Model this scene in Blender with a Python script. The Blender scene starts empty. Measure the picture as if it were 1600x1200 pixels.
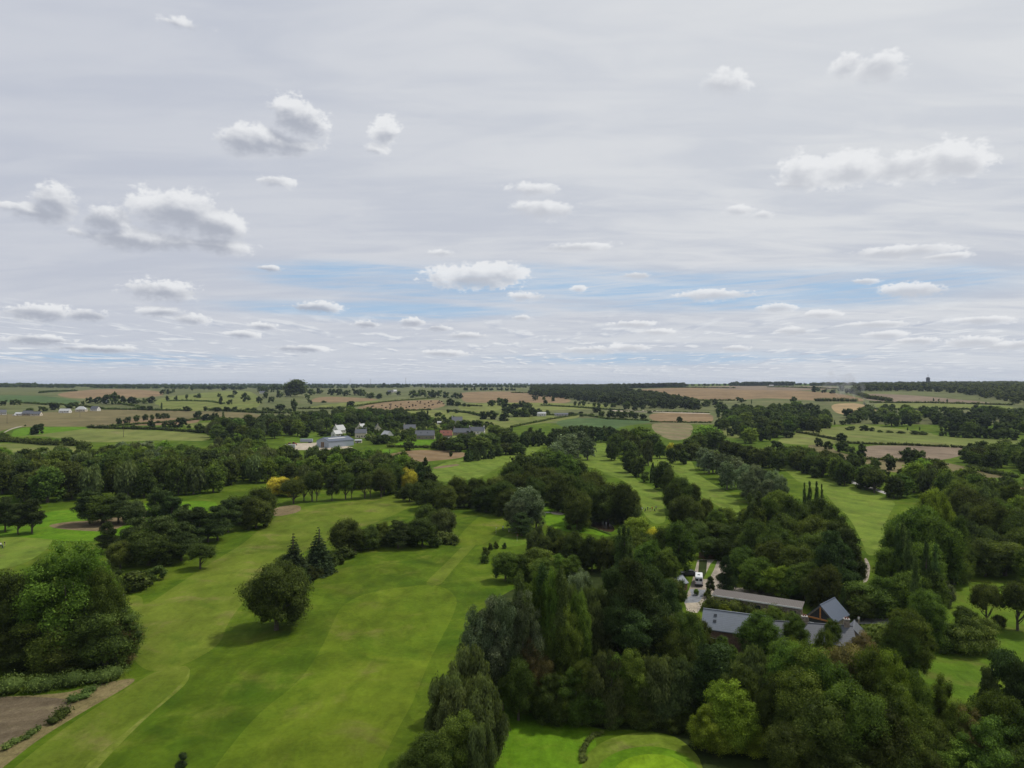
import bpy, bmesh, math, random
import numpy as np
from mathutils import Vector, Matrix
from mathutils.geometry import delaunay_2d_cdt
R = math.radians
FX = 1081.0            # focal length in photograph pixels
CAMH = 50.0
sc = bpy.context.scene
COL = sc.collection
# ---------------------------------------------------------------- camera
cd = bpy.data.cameras.new('camera'); cam = bpy.data.objects.new('camera', cd); COL.objects.link(cam)
cam.location = (0, 0, CAMH); cam.rotation_euler = (R(90), 0, 0)
cd.sensor_width = 36; cd.lens = 36 * FX / 1600; cd.clip_start = 0.5; cd.clip_end = 40000
sc.camera = cam
sc.view_settings.view_transform = 'Standard'; sc.view_settings.look = 'None'
sc.view_settings.exposure = 0.0; sc.view_settings.gamma = 1.0
sc.render.resolution_x = 1024; sc.render.resolution_y = 768
sc.cycles.use_denoising = True
sc.cycles.max_bounces = 5; sc.cycles.diffuse_bounces = 3; sc.cycles.glossy_bounces = 2
sc.cycles.transmission_bounces = 3; sc.cycles.volume_bounces = 0; sc.cycles.transparent_max_bounces = 8
# ---------------------------------------------------------------- sun and sky
SUN_AZ, SUN_EL = R(62), R(58)           # azimuth measured from +Y towards +X
sd = bpy.data.lights.new('sun', 'SUN'); sun = bpy.data.objects.new('sun', sd); COL.objects.link(sun)
sd.energy = 3.1; sd.angle = R(0.6); sd.color = (1.0, 0.95, 0.86)
sv = Vector((math.sin(SUN_AZ) * math.cos(SUN_EL), math.cos(SUN_AZ) * math.cos(SUN_EL), math.sin(SUN_EL)))
sun.rotation_euler = sv.to_track_quat('Z', 'Y').to_euler(); sun.location = (0, 0, 200)

class NB:
    def __init__(s, nt): s.nt = nt; nt.nodes.clear()
    def n(s, t, **kw):
        nd = s.nt.nodes.new(t)
        for k, v in kw.items(): setattr(nd, k, v)
        return nd
    def put(s, sock, v):
        if isinstance(v, bpy.types.NodeSocket): s.nt.links.new(v, sock)
        else: sock.default_value = v
    def m(s, op, a, b=0.0, c=None, clamp=False):
        nd = s.n('ShaderNodeMath', operation=op, use_clamp=clamp); s.put(nd.inputs[0], a); s.put(nd.inputs[1], b)
        if c is not None: s.put(nd.inputs[2], c)
        return nd.outputs[0]
    def v(s, op, a, b=(0, 0, 0)):
        nd = s.n('ShaderNodeVectorMath', operation=op); s.put(nd.inputs[0], a); s.put(nd.inputs[1], b)
        return nd.outputs['Value'] if op in ('LENGTH', 'DOT_PRODUCT') else nd.outputs[0]
    def comb(s, x, y, z):
        nd = s.n('ShaderNodeCombineXYZ')
        for i, q in enumerate((x, y, z)): s.put(nd.inputs[i], q)
        return nd.outputs[0]
    def sep(s, a): nd = s.n('ShaderNodeSeparateXYZ'); s.put(nd.inputs[0], a); return nd.outputs
    def noise(s, vec, scale, detail=4, rough=0.5, dist=0.0):
        nd = s.n('ShaderNodeTexNoise'); s.put(nd.inputs['Vector'], vec); nd.inputs['Scale'].default_value = scale
        nd.inputs['Detail'].default_value = detail; nd.inputs['Roughness'].default_value = rough; nd.inputs['Distortion'].default_value = dist
        return nd.outputs['Fac']
    def step(s, x, a, b, lo=0.0, hi=1.0):
        nd = s.n('ShaderNodeMapRange', interpolation_type='SMOOTHSTEP'); s.put(nd.inputs[0], x)
        for i, q in enumerate((a, b, lo, hi)): nd.inputs[i + 1].default_value = q
        return nd.outputs[0]
    def mix(s, f, a, b, bt='MIX'):
        nd = s.n('ShaderNodeMix', data_type='RGBA', blend_type=bt); s.put(nd.inputs[0], f)
        for k, q in ((6, a), (7, b)):
            if isinstance(q, tuple) and len(q) == 3: q = (*q, 1.0)
            s.put(nd.inputs[k], q)
        return nd.outputs[2]

def build_sky():
    w = bpy.data.worlds.new('World'); sc.world = w; w.use_nodes = True
    b = NB(w.node_tree)
    sky = b.n('ShaderNodeTexSky', sky_type='NISHITA', sun_disc=False); sky.sun_elevation = SUN_EL; sky.sun_rotation = SUN_AZ
    sky.altitude = 100; sky.dust_density = 1.0
    base = b.v('SCALE', sky.outputs[0]); base.node.inputs['Scale'].default_value = 0.085
    d = b.n('ShaderNodeTexCoord').outputs['Generated']
    d = b.v('NORMALIZE', d); x, y, z = b.sep(d)
    az = b.m('ARCTAN2', x, y); el = b.m('ARCSINE', z)
    zz = b.m('MAXIMUM', z, 0.0)
    # streaked high veil on a plane far above
    k = b.m('DIVIDE', 1.0, b.m('ADD', zz, 0.10))
    q = b.comb(b.m('MULTIPLY', x, k), b.m('MULTIPLY', y, k), 0.0)
    qs = b.v('MULTIPLY', q, (0.55, 1.5, 1)); 
    n1 = b.noise(qs, 1.3, 5, 0.55, 0.6); n2 = b.noise(b.v('ADD', qs, (7, 3, 0)), 4.0, 4, 0.55, 0.8)
    st = b.m('ADD', b.m('MULTIPLY', n1, 0.65), b.m('MULTIPLY', n2, 0.35))
    # thin gap in the veil low in the north
    def E(px, py):
        a = math.atan((px - 800) / FX); return a, math.atan((600 - py) / FX * math.cos(a))
    p2 = b.comb(az, el, 0.0)
    gaps = None
    for (cx, cy, rx, ry) in ((760, 445, 420, 42), (560, 428, 230, 24), (1050, 450, 400, 34), (1130, 465, 380, 28), (600, 485, 320, 22), (1350, 450, 300, 34), (160, 560, 260, 14), (1050, 560, 400, 14)):
        a, e = E(cx, cy)
        f = b.m('SUBTRACT', 1.0, b.v('LENGTH', b.v('MULTIPLY', b.v('SUBTRACT', p2, (a, e, 0)), (FX / rx, FX / ry, 0))))
        gaps = f if gaps is None else b.m('MAXIMUM', gaps, f)
    streak = b.noise(b.comb(b.m('MULTIPLY', az, 3.5), b.m('ADD', b.m('MULTIPLY', el, 55.0), b.m('MULTIPLY', az, 3.0)), 3.0), 1.1, 5, 0.6, 0.5)
    gap = b.m('MULTIPLY', b.step(b.m('ADD', gaps, b.m('MULTIPLY', b.m('SUBTRACT', streak, 0.5), 2.0)), -0.05, 0.95), b.step(gaps, 0.0, 0.40))
    st2 = b.noise(b.comb(b.m('MULTIPLY', az, 6.0), b.m('SUBTRACT', b.m('MULTIPLY', el, 120.0), b.m('MULTIPLY', az, 7.0)), 8.0), 1.0, 6, 0.65, 1.0)
    gap = b.m('MULTIPLY', gap, b.step(st2, 0.36, 0.62, 0.25, 1.0))
    hi = b.step(el, 0.02, 0.55)
    veil = b.mix(b.step(st, 0.36, 0.62), (0.545, 0.575, 0.645), (0.715, 0.728, 0.752))
    lf = b.step(az, -0.65, 0.55)
    veil = b.mix(b.m('MULTIPLY', b.m('SUBTRACT', 1.0, lf), 0.6), veil, (0.520, 0.548, 0.632))
    veil = b.mix(b.m('MULTIPLY', b.m('MULTIPLY', lf, b.step(el, 0.08, 0.42)), 0.5), veil, (0.735, 0.748, 0.762))
    veil = b.mix(b.m('MULTIPLY', b.step(el, 0.0, 0.12, 1.0, 0.0), 0.45), veil, (0.60, 0.64, 0.705))
    amt = b.m('SUBTRACT', 0.97, b.m('ADD', b.m('MULTIPLY', gap, 0.62), b.m('MULTIPLY', b.step(gaps, -0.1, 0.7), 0.20)))
    c = b.mix(amt, b.mix(0.85, base, (0.33, 0.53, 0.77)), veil)
    # distant small cumulus seen edge-on
    k2 = b.m('DIVIDE', 1.0, b.m('ADD', zz, 0.026))
    q2 = b.comb(b.m('MULTIPLY', x, k2), b.m('MULTIPLY', y, b.m('MULTIPLY', k2, 0.34)), 0.0)
    m1 = b.noise(q2, 2.3, 6, 0.55, 0.2); m1b = b.noise(b.v('ADD', q2, (0.04, -0.13, 0)), 2.3, 4, 0.55, 0.2)
    m2 = b.noise(q2, 0.30, 2, 0.5)
    band = b.m('MULTIPLY', b.step(el, 0.004, 0.022), b.step(el, 0.062, 0.115, 1.0, 0.0))
    fld = b.m('ADD', m1, b.m('MULTIPLY', b.m('SUBTRACT', m2, 0.5), 0.35))
    sm = b.m('MULTIPLY', b.m('MULTIPLY', b.step(fld, 0.50, 0.63), band), 0.85)
    shd = b.step(b.m('SUBTRACT', m1b, m1), -0.14, 0.10)
    c = b.mix(sm, c, b.mix(shd, (0.78, 0.80, 0.825), (0.47, 0.515, 0.61)))
    # the cumulus one can point at
    nz = b.comb(az, b.m('MULTIPLY', el, 1.45), 0.0)
    f1 = b.noise(nz, 17.0, 9, 0.56, 0.25); f2 = b.noise(b.v('ADD', nz, (4, 9, 2)), 62.0, 7, 0.58, 0.2)
    f1s = b.noise(b.v('ADD', nz, (0.011, 0.014, 0)), 17.0, 6, 0.56, 0.25)
    big = [(425,222,80,30,0),(462,188,52,40,0),(385,222,48,26,0),(602,205,34,36,-.10),(590,232,40,16,-.22),(88,318,36,34,0),(68,335,46,20,0),(285,336,76,42,.05),(335,352,58,36,.05),(165,345,42,28,-.02),(225,374,130,22,0),(330,382,66,17,0),(10,322,60,14,-.3),
      (250,455,72,26,-.10),(62,489,54,17,0),(130,494,34,13,-.05),(745,431,96,25,.08),(790,425,50,22,.05),(1252,268,46,34,0),(1330,262,76,32,0),(1410,262,84,26,0),(1490,252,52,32,.03)]
    sml = [(1240,288,44,16,-.15),(430,283,55,16,-.25),(250,487,44,13,-.05),(297,499,38,13,-.05),(497,481,56,12,0),(835,296,72,19,-.2),(855,327,82,22,-.05),(900,387,84,12,-.08),(690,395,40,12,-.25),(822,463,42,12,-.1),(1133,130,48,30,-.05),(1322,103,28,24,-.12),(1372,108,48,30,-.05),(1155,328,36,13,-.15),(1195,336,28,13,-.2),(1410,393,88,13,-.03),(1430,455,52,15,.03),(1115,461,82,13,-.03),(990,431,32,9,-.05),(905,451,18,9,-.1),(1212,481,38,9,0),(1285,491,34,8,0),(645,503,25,10,.05),(685,513,26,8,0),(572,507,26,9,0),(412,510,26,9,0),(380,523,32,9,0),(990,507,42,8,0),(1242,518,34,10,.03),(1150,545,28,7,0),(1030,519,38,7,0),(730,525,44,8,0),(815,497,22,7,0),(1370,507,56,7,0),(1385,523,32,8,0),(1430,533,32,7,0),(1520,535,36,10,0),(422,420,26,8,-.05),(1540,500,50,8,-.05),(290,38,70,18,-.33),(470,545,60,8,0),(920,548,60,9,0),(980,543,40,9,0),(700,552,50,8,0),(60,532,60,9,0),(150,545,70,8,0),(1600,540,60,9,0),(1480,400,60,9,-.3),(1350,440,30,7,-.2)]
    F = None; D = None
    for i, (cx, cy, rx, ry, bias) in enumerate(big + sml):
        small = i >= len(big)
        if small: rx *= .88; ry *= .86
        else: rx *= .92; ry *= .92
        a, e = E(cx, cy)
        f = b.m('SUBTRACT', 1.0 + bias, b.v('LENGTH', b.v('MULTIPLY', b.v('SUBTRACT', p2, (a, e, 0)), (FX / rx / 1.12, FX / ry / 1.12, 0))))
        F = f if F is None else b.m('MAXIMUM', F, f)
        a, e = E(cx - 0.12 * rx, cy + 0.42 * ry)
        f = b.m('SUBTRACT', (1.0 if cx < 560 or small else 0.72) + bias, b.v('LENGTH', b.v('MULTIPLY', b.v('SUBTRACT', p2, (a, e, 0)), (FX / rx / 1.05, FX / ry / 0.85, 0))))
        D = f if D is None else b.m('MAXIMUM', D, f)
    f3 = b.noise(b.v('ADD', nz, (1, 2, 5)), 170.0, 4, 0.6, 0.2); sz = b.step(el, 0.10, 0.20, 0.9, 0.35)
    Fn = b.m('ADD', b.m('ADD', F, b.m('MULTIPLY', b.m('SUBTRACT', f1, 0.5), 1.30)), b.m('MULTIPLY', b.m('SUBTRACT', f2, 0.5), 0.95))
    Fn = b.m('ADD', Fn, b.m('MULTIPLY', b.m('SUBTRACT', f3, 0.5), sz))
    low = b.step(b.m('SUBTRACT', D, F), -0.25, 0.20)
    mk1 = b.step(Fn, 0.12, 0.44); mk2 = b.step(Fn, 0.05, 0.95)
    mask = b.m('MULTIPLY', b.m('ADD', b.m('MULTIPLY', mk1, b.m('SUBTRACT', 1.0, low)), b.m('MULTIPLY', mk2, low)), 0.86)
    rel = b.m('MULTIPLY', b.m('SUBTRACT', f1s, f1), 1.7)
    dark = b.step(b.m('ADD', b.m('ADD', b.m('ADD', D, 0.10), rel), b.m('MULTIPLY', b.m('SUBTRACT', f2, 0.5), 0.3)), -0.15, 0.80)
    cc = b.mix(dark, (0.840, 0.852, 0.868), b.mix(b.step(az, -0.25, 0.1), (0.40, 0.428, 0.498), (0.57, 0.59, 0.635)))
    c = b.mix(mask, c, cc)
    # below the horizon: plain
    c = b.mix(b.step(el, -0.02, 0.0), (0.35, 0.38, 0.40), c)
    bg = b.n('ShaderNodeBackground'); b.put(bg.inputs[0], c); bg.inputs[1].default_value = 1.0
    b.nt.links.new(bg.outputs[0], b.n('ShaderNodeOutputWorld').inputs[0])
    w.cycles.sampling_method = 'MANUAL'; w.cycles.sample_map_resolution = 512
build_sky()

# ---------------------------------------------------------------- terrain
def sstep(a, b, v):
    t = np.clip((v - a) / (b - a), 0, 1); return t * t * (3 - 2 * t)
def Tz(x, y):
    x = np.asarray(x, float); y = np.asarray(y, float)
    r = np.hypot(x, y); az = np.arctan2(x, y)
    z = np.interp(r, [0, 420, 700, 1000, 1500, 2200, 3200, 5000, 15000], [0, 0, 2.5, 9, 20, 29, 36, 40.5, 40.5])
    z = z + sstep(0.02, 0.30, az) * sstep(1100, 2300, r) * 9.0
    z = z + 0.55 * np.sin(x / 37 + 1) * np.sin(y / 52 + .5) * sstep(60, 160, r)
    z = z + 2.2 * np.sin(x / 330 + 2) * np.sin(y / 410 + 1) * sstep(700, 1400, r)
    z = z + 1.1 * np.exp(-((x - 17.5) ** 2 + (y - 89) ** 2) / 60.0)
    return z
TT = np.geomspace(18, 14500, 5000)
def G(px, py, h=0.0):
    """ground point (plus height h) seen at photograph pixel"""
    a = (px - 800) / FX; b = (600 - py) / FX
    zr = CAMH + TT * b; zt = Tz(TT * a, TT) + h
    i = np.argmax(zr <= zt)
    if not (zr[i] <= zt[i]): i = len(TT) - 1
    if i > 0:
        d0 = zr[i - 1] - zt[i - 1]; d1 = zr[i] - zt[i]; t = TT[i - 1] + (TT[i] - TT[i - 1]) * d0 / max(d0 - d1, 1e-9)
        t = min(t, TT[i])
    else: t = TT[0]
    x = t * a; return Vector((x, t, float(Tz(x, t))))
def z0(x, y): return float(Tz(x, y))

# ---------------------------------------------------------------- materials
MATS = {}
def newmat(name):
    m = bpy.data.materials.new(name); m.use_nodes = True; return m, NB(m.node_tree)
def finish(b, bsdf): b.nt.links.new(bsdf.outputs[0], b.n('ShaderNodeOutputMaterial').inputs[0])
def paint(name, col, rough=0.7, var=0.15, scale=2.0, metal=0.0, spec=0.3):
    if name in MATS: return MATS[name]
    m, b = newmat(name); P = b.n('ShaderNodeTexCoord').outputs['Object']
    n = b.noise(P, scale, 5, 0.6)
    c = b.mix(b.step(n, 0.3, 0.7), tuple(q * (1 - var) for q in col), tuple(min(1, q * (1 + var)) for q in col))
    p = b.n('ShaderNodeBsdfPrincipled'); b.put(p.inputs['Base Color'], c); p.inputs['Roughness'].default_value = rough
    p.inputs['Metallic'].default_value = metal; p.inputs['Specular IOR Level'].default_value = spec
    finish(b, p); MATS[name] = m; return m
def striped(name, c1, c2, scale, axis=0, rough=0.7, duty=0.5, spec=0.3):
    if name in MATS: return MATS[name]
    m, b = newmat(name); P = b.n('ShaderNodeTexCoord').outputs['Object']; s = b.sep(P)
    t = b.m('FRACT', b.m('MULTIPLY', s[axis], scale)); n = b.noise(P, 3.0, 4)
    c = b.mix(b.step(t, duty - .08, duty + .08), c1, c2); n2 = b.noise(P, 0.9, 6, .7); c = b.mix(b.m('MULTIPLY', n, 0.5), c, tuple(q * .6 for q in c1)); c = b.mix(b.m('MULTIPLY', b.step(n2, .5, .72), .45), c, tuple(q * .7 for q in (c1[0] * 1.05, c1[1] * 1.1, c1[2] * .8)))
    p = b.n('ShaderNodeBsdfPrincipled'); b.put(p.inputs['Base Color'], c); p.inputs['Roughness'].default_value = rough
    p.inputs['Specular IOR Level'].default_value = spec
    finish(b, p); MATS[name] = m; return m
def groundmat(name, ca, cb, cc, s1=0.02, s2=0.13, s3=1.2, ang=None, per=8.0, samt=0.25, scol=None, dark=None, fine=0.35):
    """grass or soil: three colours mixed by noise at three sizes in world metres; optional mowing or drill lines"""
    if name in MATS: return MATS[name]
    m, b = newmat(name); P = b.n('ShaderNodeNewGeometry').outputs['Position']
    x, y, z = b.sep(P); P = b.comb(x, y, 0.0)
    n1 = b.noise(P, s1, 5, 0.6, 0.8); n2 = b.noise(b.v('ADD', P, (31, 17, 0)), s2, 6, 0.62, 0.5); n3 = b.noise(P, s3, 6, 0.72)
    f = b.m('ADD', b.m('MULTIPLY', n1, 0.55), b.m('MULTIPLY', n2, 0.45))
    c = b.mix(b.step(f, 0.38, 0.60), ca, cb)
    c = b.mix(b.step(n2, 0.52, 0.74), c, cc)
    if dark: c = b.mix(b.m('MULTIPLY', b.step(b.noise(b.v('ADD', P, (5, 91, 0)), s2 * 0.6, 6, 0.6, 1.0), 0.52, 0.68), 0.7), c, dark)
    n4 = b.noise(b.v('MULTIPLY', b.v('ADD', P, (13, 5, 0)), (1.0, .55, 1)), s2 * 2.6, 8, 0.72, 0.6); n5 = b.noise(b.v('ADD', P, (77, 3, 0)), s2 * .42, 4, 0.55, 1.2)
    md = b.m('ADD', b.m('MULTIPLY', b.step(n4, .28, .72), .42), b.m('MULTIPLY', b.step(n5, .35, .65), .30)); md = b.m('ADD', md, .70)
    c = b.v('SCALE', c); b.put(c.node.inputs['Scale'], md)
    if ang is not None:
        w = b.m('ADD', b.m('MULTIPLY', x, math.cos(ang) / per), b.m('MULTIPLY', y, math.sin(ang) / per))
        w = b.m('ADD', w, b.m('MULTIPLY', b.m('SUBTRACT', n1, 0.5), 0.8))
        t = b.m('PINGPONG', w, 0.5); t = b.step(t, 0.18, 0.32)
        c = b.mix(b.m('MULTIPLY', t, samt), c, scol or tuple(min(1, q * 1.5) for q in cb))
    c = b.mix(b.m('MULTIPLY', b.step(n3, 0.30, 0.72, 1, 0), fine), c, b.mix(1.0, c, (0.45, 0.45, 0.4), 'MULTIPLY'))
    p = b.n('ShaderNodeBsdfPrincipled'); b.put(p.inputs['Base Color'], c); p.inputs['Roughness'].default_value = 0.95
    p.inputs['Specular IOR Level'].default_value = 0.05
    bp = b.n('ShaderNodeBump'); bp.inputs['Strength'].default_value = 0.6; bp.inputs['Distance'].default_value = 0.25
    b.put(bp.inputs['Height'], n3); b.nt.links.new(bp.outputs[0], p.inputs['Normal'])
    finish(b, p); MATS[name] = m; return m
def leafmat(name, col, alt, tr=0.22):
    m, b = newmat(name)
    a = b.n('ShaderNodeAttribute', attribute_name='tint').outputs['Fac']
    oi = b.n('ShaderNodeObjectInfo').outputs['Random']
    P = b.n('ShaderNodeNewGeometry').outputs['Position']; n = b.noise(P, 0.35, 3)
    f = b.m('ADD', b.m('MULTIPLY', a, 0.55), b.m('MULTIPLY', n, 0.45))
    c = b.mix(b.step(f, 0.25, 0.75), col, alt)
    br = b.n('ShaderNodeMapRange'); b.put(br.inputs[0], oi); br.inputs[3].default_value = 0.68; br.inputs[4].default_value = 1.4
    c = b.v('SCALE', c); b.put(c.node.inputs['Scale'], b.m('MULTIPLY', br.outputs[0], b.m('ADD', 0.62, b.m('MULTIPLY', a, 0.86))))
    hs = b.n('ShaderNodeHueSaturation'); b.put(hs.inputs['Hue'], b.m('ADD', 0.474, b.m('MULTIPLY', b.m('FRACT', b.m('MULTIPLY', oi, 7.3)), 0.038))); b.put(hs.inputs['Color'], c)
    c = hs.outputs[0]
    p = b.n('ShaderNodeBsdfPrincipled'); b.put(p.inputs['Base Color'], c); p.inputs['Roughness'].default_value = 0.7; p.inputs['Specular IOR Level'].default_value = 0.08
    t = b.n('ShaderNodeBsdfTranslucent'); b.put(t.inputs[0], b.mix(1.0, c, (1.2, 1.25, 0.5), 'MULTIPLY'))
    mx = b.n('ShaderNodeMixShader'); mx.inputs[0].default_value = tr; b.nt.links.new(p.outputs[0], mx.inputs[1]); b.nt.links.new(t.outputs[0], mx.inputs[2])
    finish(b, mx); return m

# ---------------------------------------------------------------- object helpers
def link(o, parent=None):
    COL.objects.link(o)
    if parent is not None: o.parent = parent
    return o
def tag(o, label=None, cat=None, group=None, kind=None):
    if label: o['label'] = label
    if cat: o['category'] = cat
    if group: o['group'] = group
    if kind: o['kind'] = kind
    return o
def empty(name, loc, rz=0.0):
    o = bpy.data.objects.new(name, None); o.empty_display_size = 0.5; COL.objects.link(o); o.location = loc; o.rotation_euler = (0, 0, rz); return o
class MB:
    """collects simple solids into one mesh"""
    def __init__(s): s.v = []; s.f = []; s.mi = []
    def add(s, vs, fs, mi=0):
        k = len(s.v); s.v += [tuple(q) for q in vs]; s.f += [tuple(i + k for i in f) for f in fs]; s.mi += [mi] * len(fs); return s
    def box(s, x0, x1, y0, y1, z0_, z1, mi=0, tf=None):
        vs = [Vector((x, y, z)) for z in (z0_, z1) for y in (y0, y1) for x in (x0, x1)]
        if tf is not None: vs = [tf @ q for q in vs]
        return s.add(vs, [(0, 2, 3, 1), (4, 5, 7, 6), (0, 1, 5, 4), (2, 6, 7, 3), (0, 4, 6, 2), (1, 3, 7, 5)], mi)
    def tube(s, pts, rad, n=8, mi=0, cap=True):
        pts = [Vector(p) for p in pts]; rings = []
        for i, p in enumerate(pts):
            d = (pts[min(i + 1, len(pts) - 1)] - pts[max(i - 1, 0)]).normalized()
            u = d.orthogonal().normalized() if abs(d.z) < 0.95 else Vector((1, 0, 0)); w = d.cross(u).normalized(); u = w.cross(d)
            r = rad[i] if isinstance(rad, (list, tuple)) else rad
            rings.append([p + (u * math.cos(2 * math.pi * k / n) + w * math.sin(2 * math.pi * k / n)) * r for k in range(n)])
        vs = [q for rg in rings for q in rg]; fs = []
        for i in range(len(rings) - 1):
            for k in range(n): fs.append((i * n + k, i * n + (k + 1) % n, (i + 1) * n + (k + 1) % n, (i + 1) * n + k))
        if cap: fs.append(tuple(range(n))[::-1]); fs.append(tuple((len(rings) - 1) * n + k for k in range(n)))
        return s.add(vs, fs, mi)
    def ball(s, c, r, n=10, m=7, mi=0):
        c = Vector(c); r = Vector(r if isinstance(r, (list, tuple)) else (r, r, r)); vs = []; fs = []
        for i in range(m + 1):
            t = math.pi * i / m
            for k in range(n):
                a = 2 * math.pi * k / n; vs.append(c + Vector((r.x * math.sin(t) * math.cos(a), r.y * math.sin(t) * math.sin(a), r.z * math.cos(t))))
        for i in range(m):
            for k in range(n): fs.append((i * n + k, (i + 1) * n + k, (i + 1) * n + (k + 1) % n, i * n + (k + 1) % n))
        return s.add(vs, fs, mi)
    def mesh(s, name):
        me = bpy.data.meshes.new(name); me.from_pydata(s.v, [], s.f); me.polygons.foreach_set('material_index', s.mi); me.update(); return me
    def build(s, name, mats, parent=None, smooth=False, loc=None):
        me = s.mesh(name)
        for m in (mats if isinstance(mats, (list, tuple)) else [mats]): me.materials.append(m)
        if smooth: me.polygons.foreach_set('use_smooth', [True] * len(me.polygons))
        o = link(bpy.data.objects.new(name, me), parent)
        if loc is not None: o.location = loc
        return o
def npmesh(name, V, F, tint=None, mats=()):
    """fast mesh from numpy: V (n,3), F list of equal-size face arrays"""
    me = bpy.data.meshes.new(name); V = np.asarray(V, np.float32)
    me.vertices.add(len(V)); me.vertices.foreach_set('co', V.ravel())
    lv = np.concatenate([np.asarray(f, np.int32).ravel() for f in F]); cnt = np.concatenate([np.full(len(f), np.asarray(f).shape[1], np.int32) for f in F])
    me.loops.add(len(lv)); me.loops.foreach_set('vertex_index', lv)
    st = np.concatenate([[0], np.cumsum(cnt)[:-1]]).astype(np.int32)
    me.polygons.add(len(cnt)); me.polygons.foreach_set('loop_start', st); me.polygons.foreach_set('loop_total', cnt)
    me.update(calc_edges=True)
    if tint is not None:
        at = me.attributes.new('tint', 'FLOAT', 'FACE'); at.data.foreach_set('value', np.asarray(tint, np.float32))
    for m in mats: me.materials.append(m)
    return me
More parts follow.
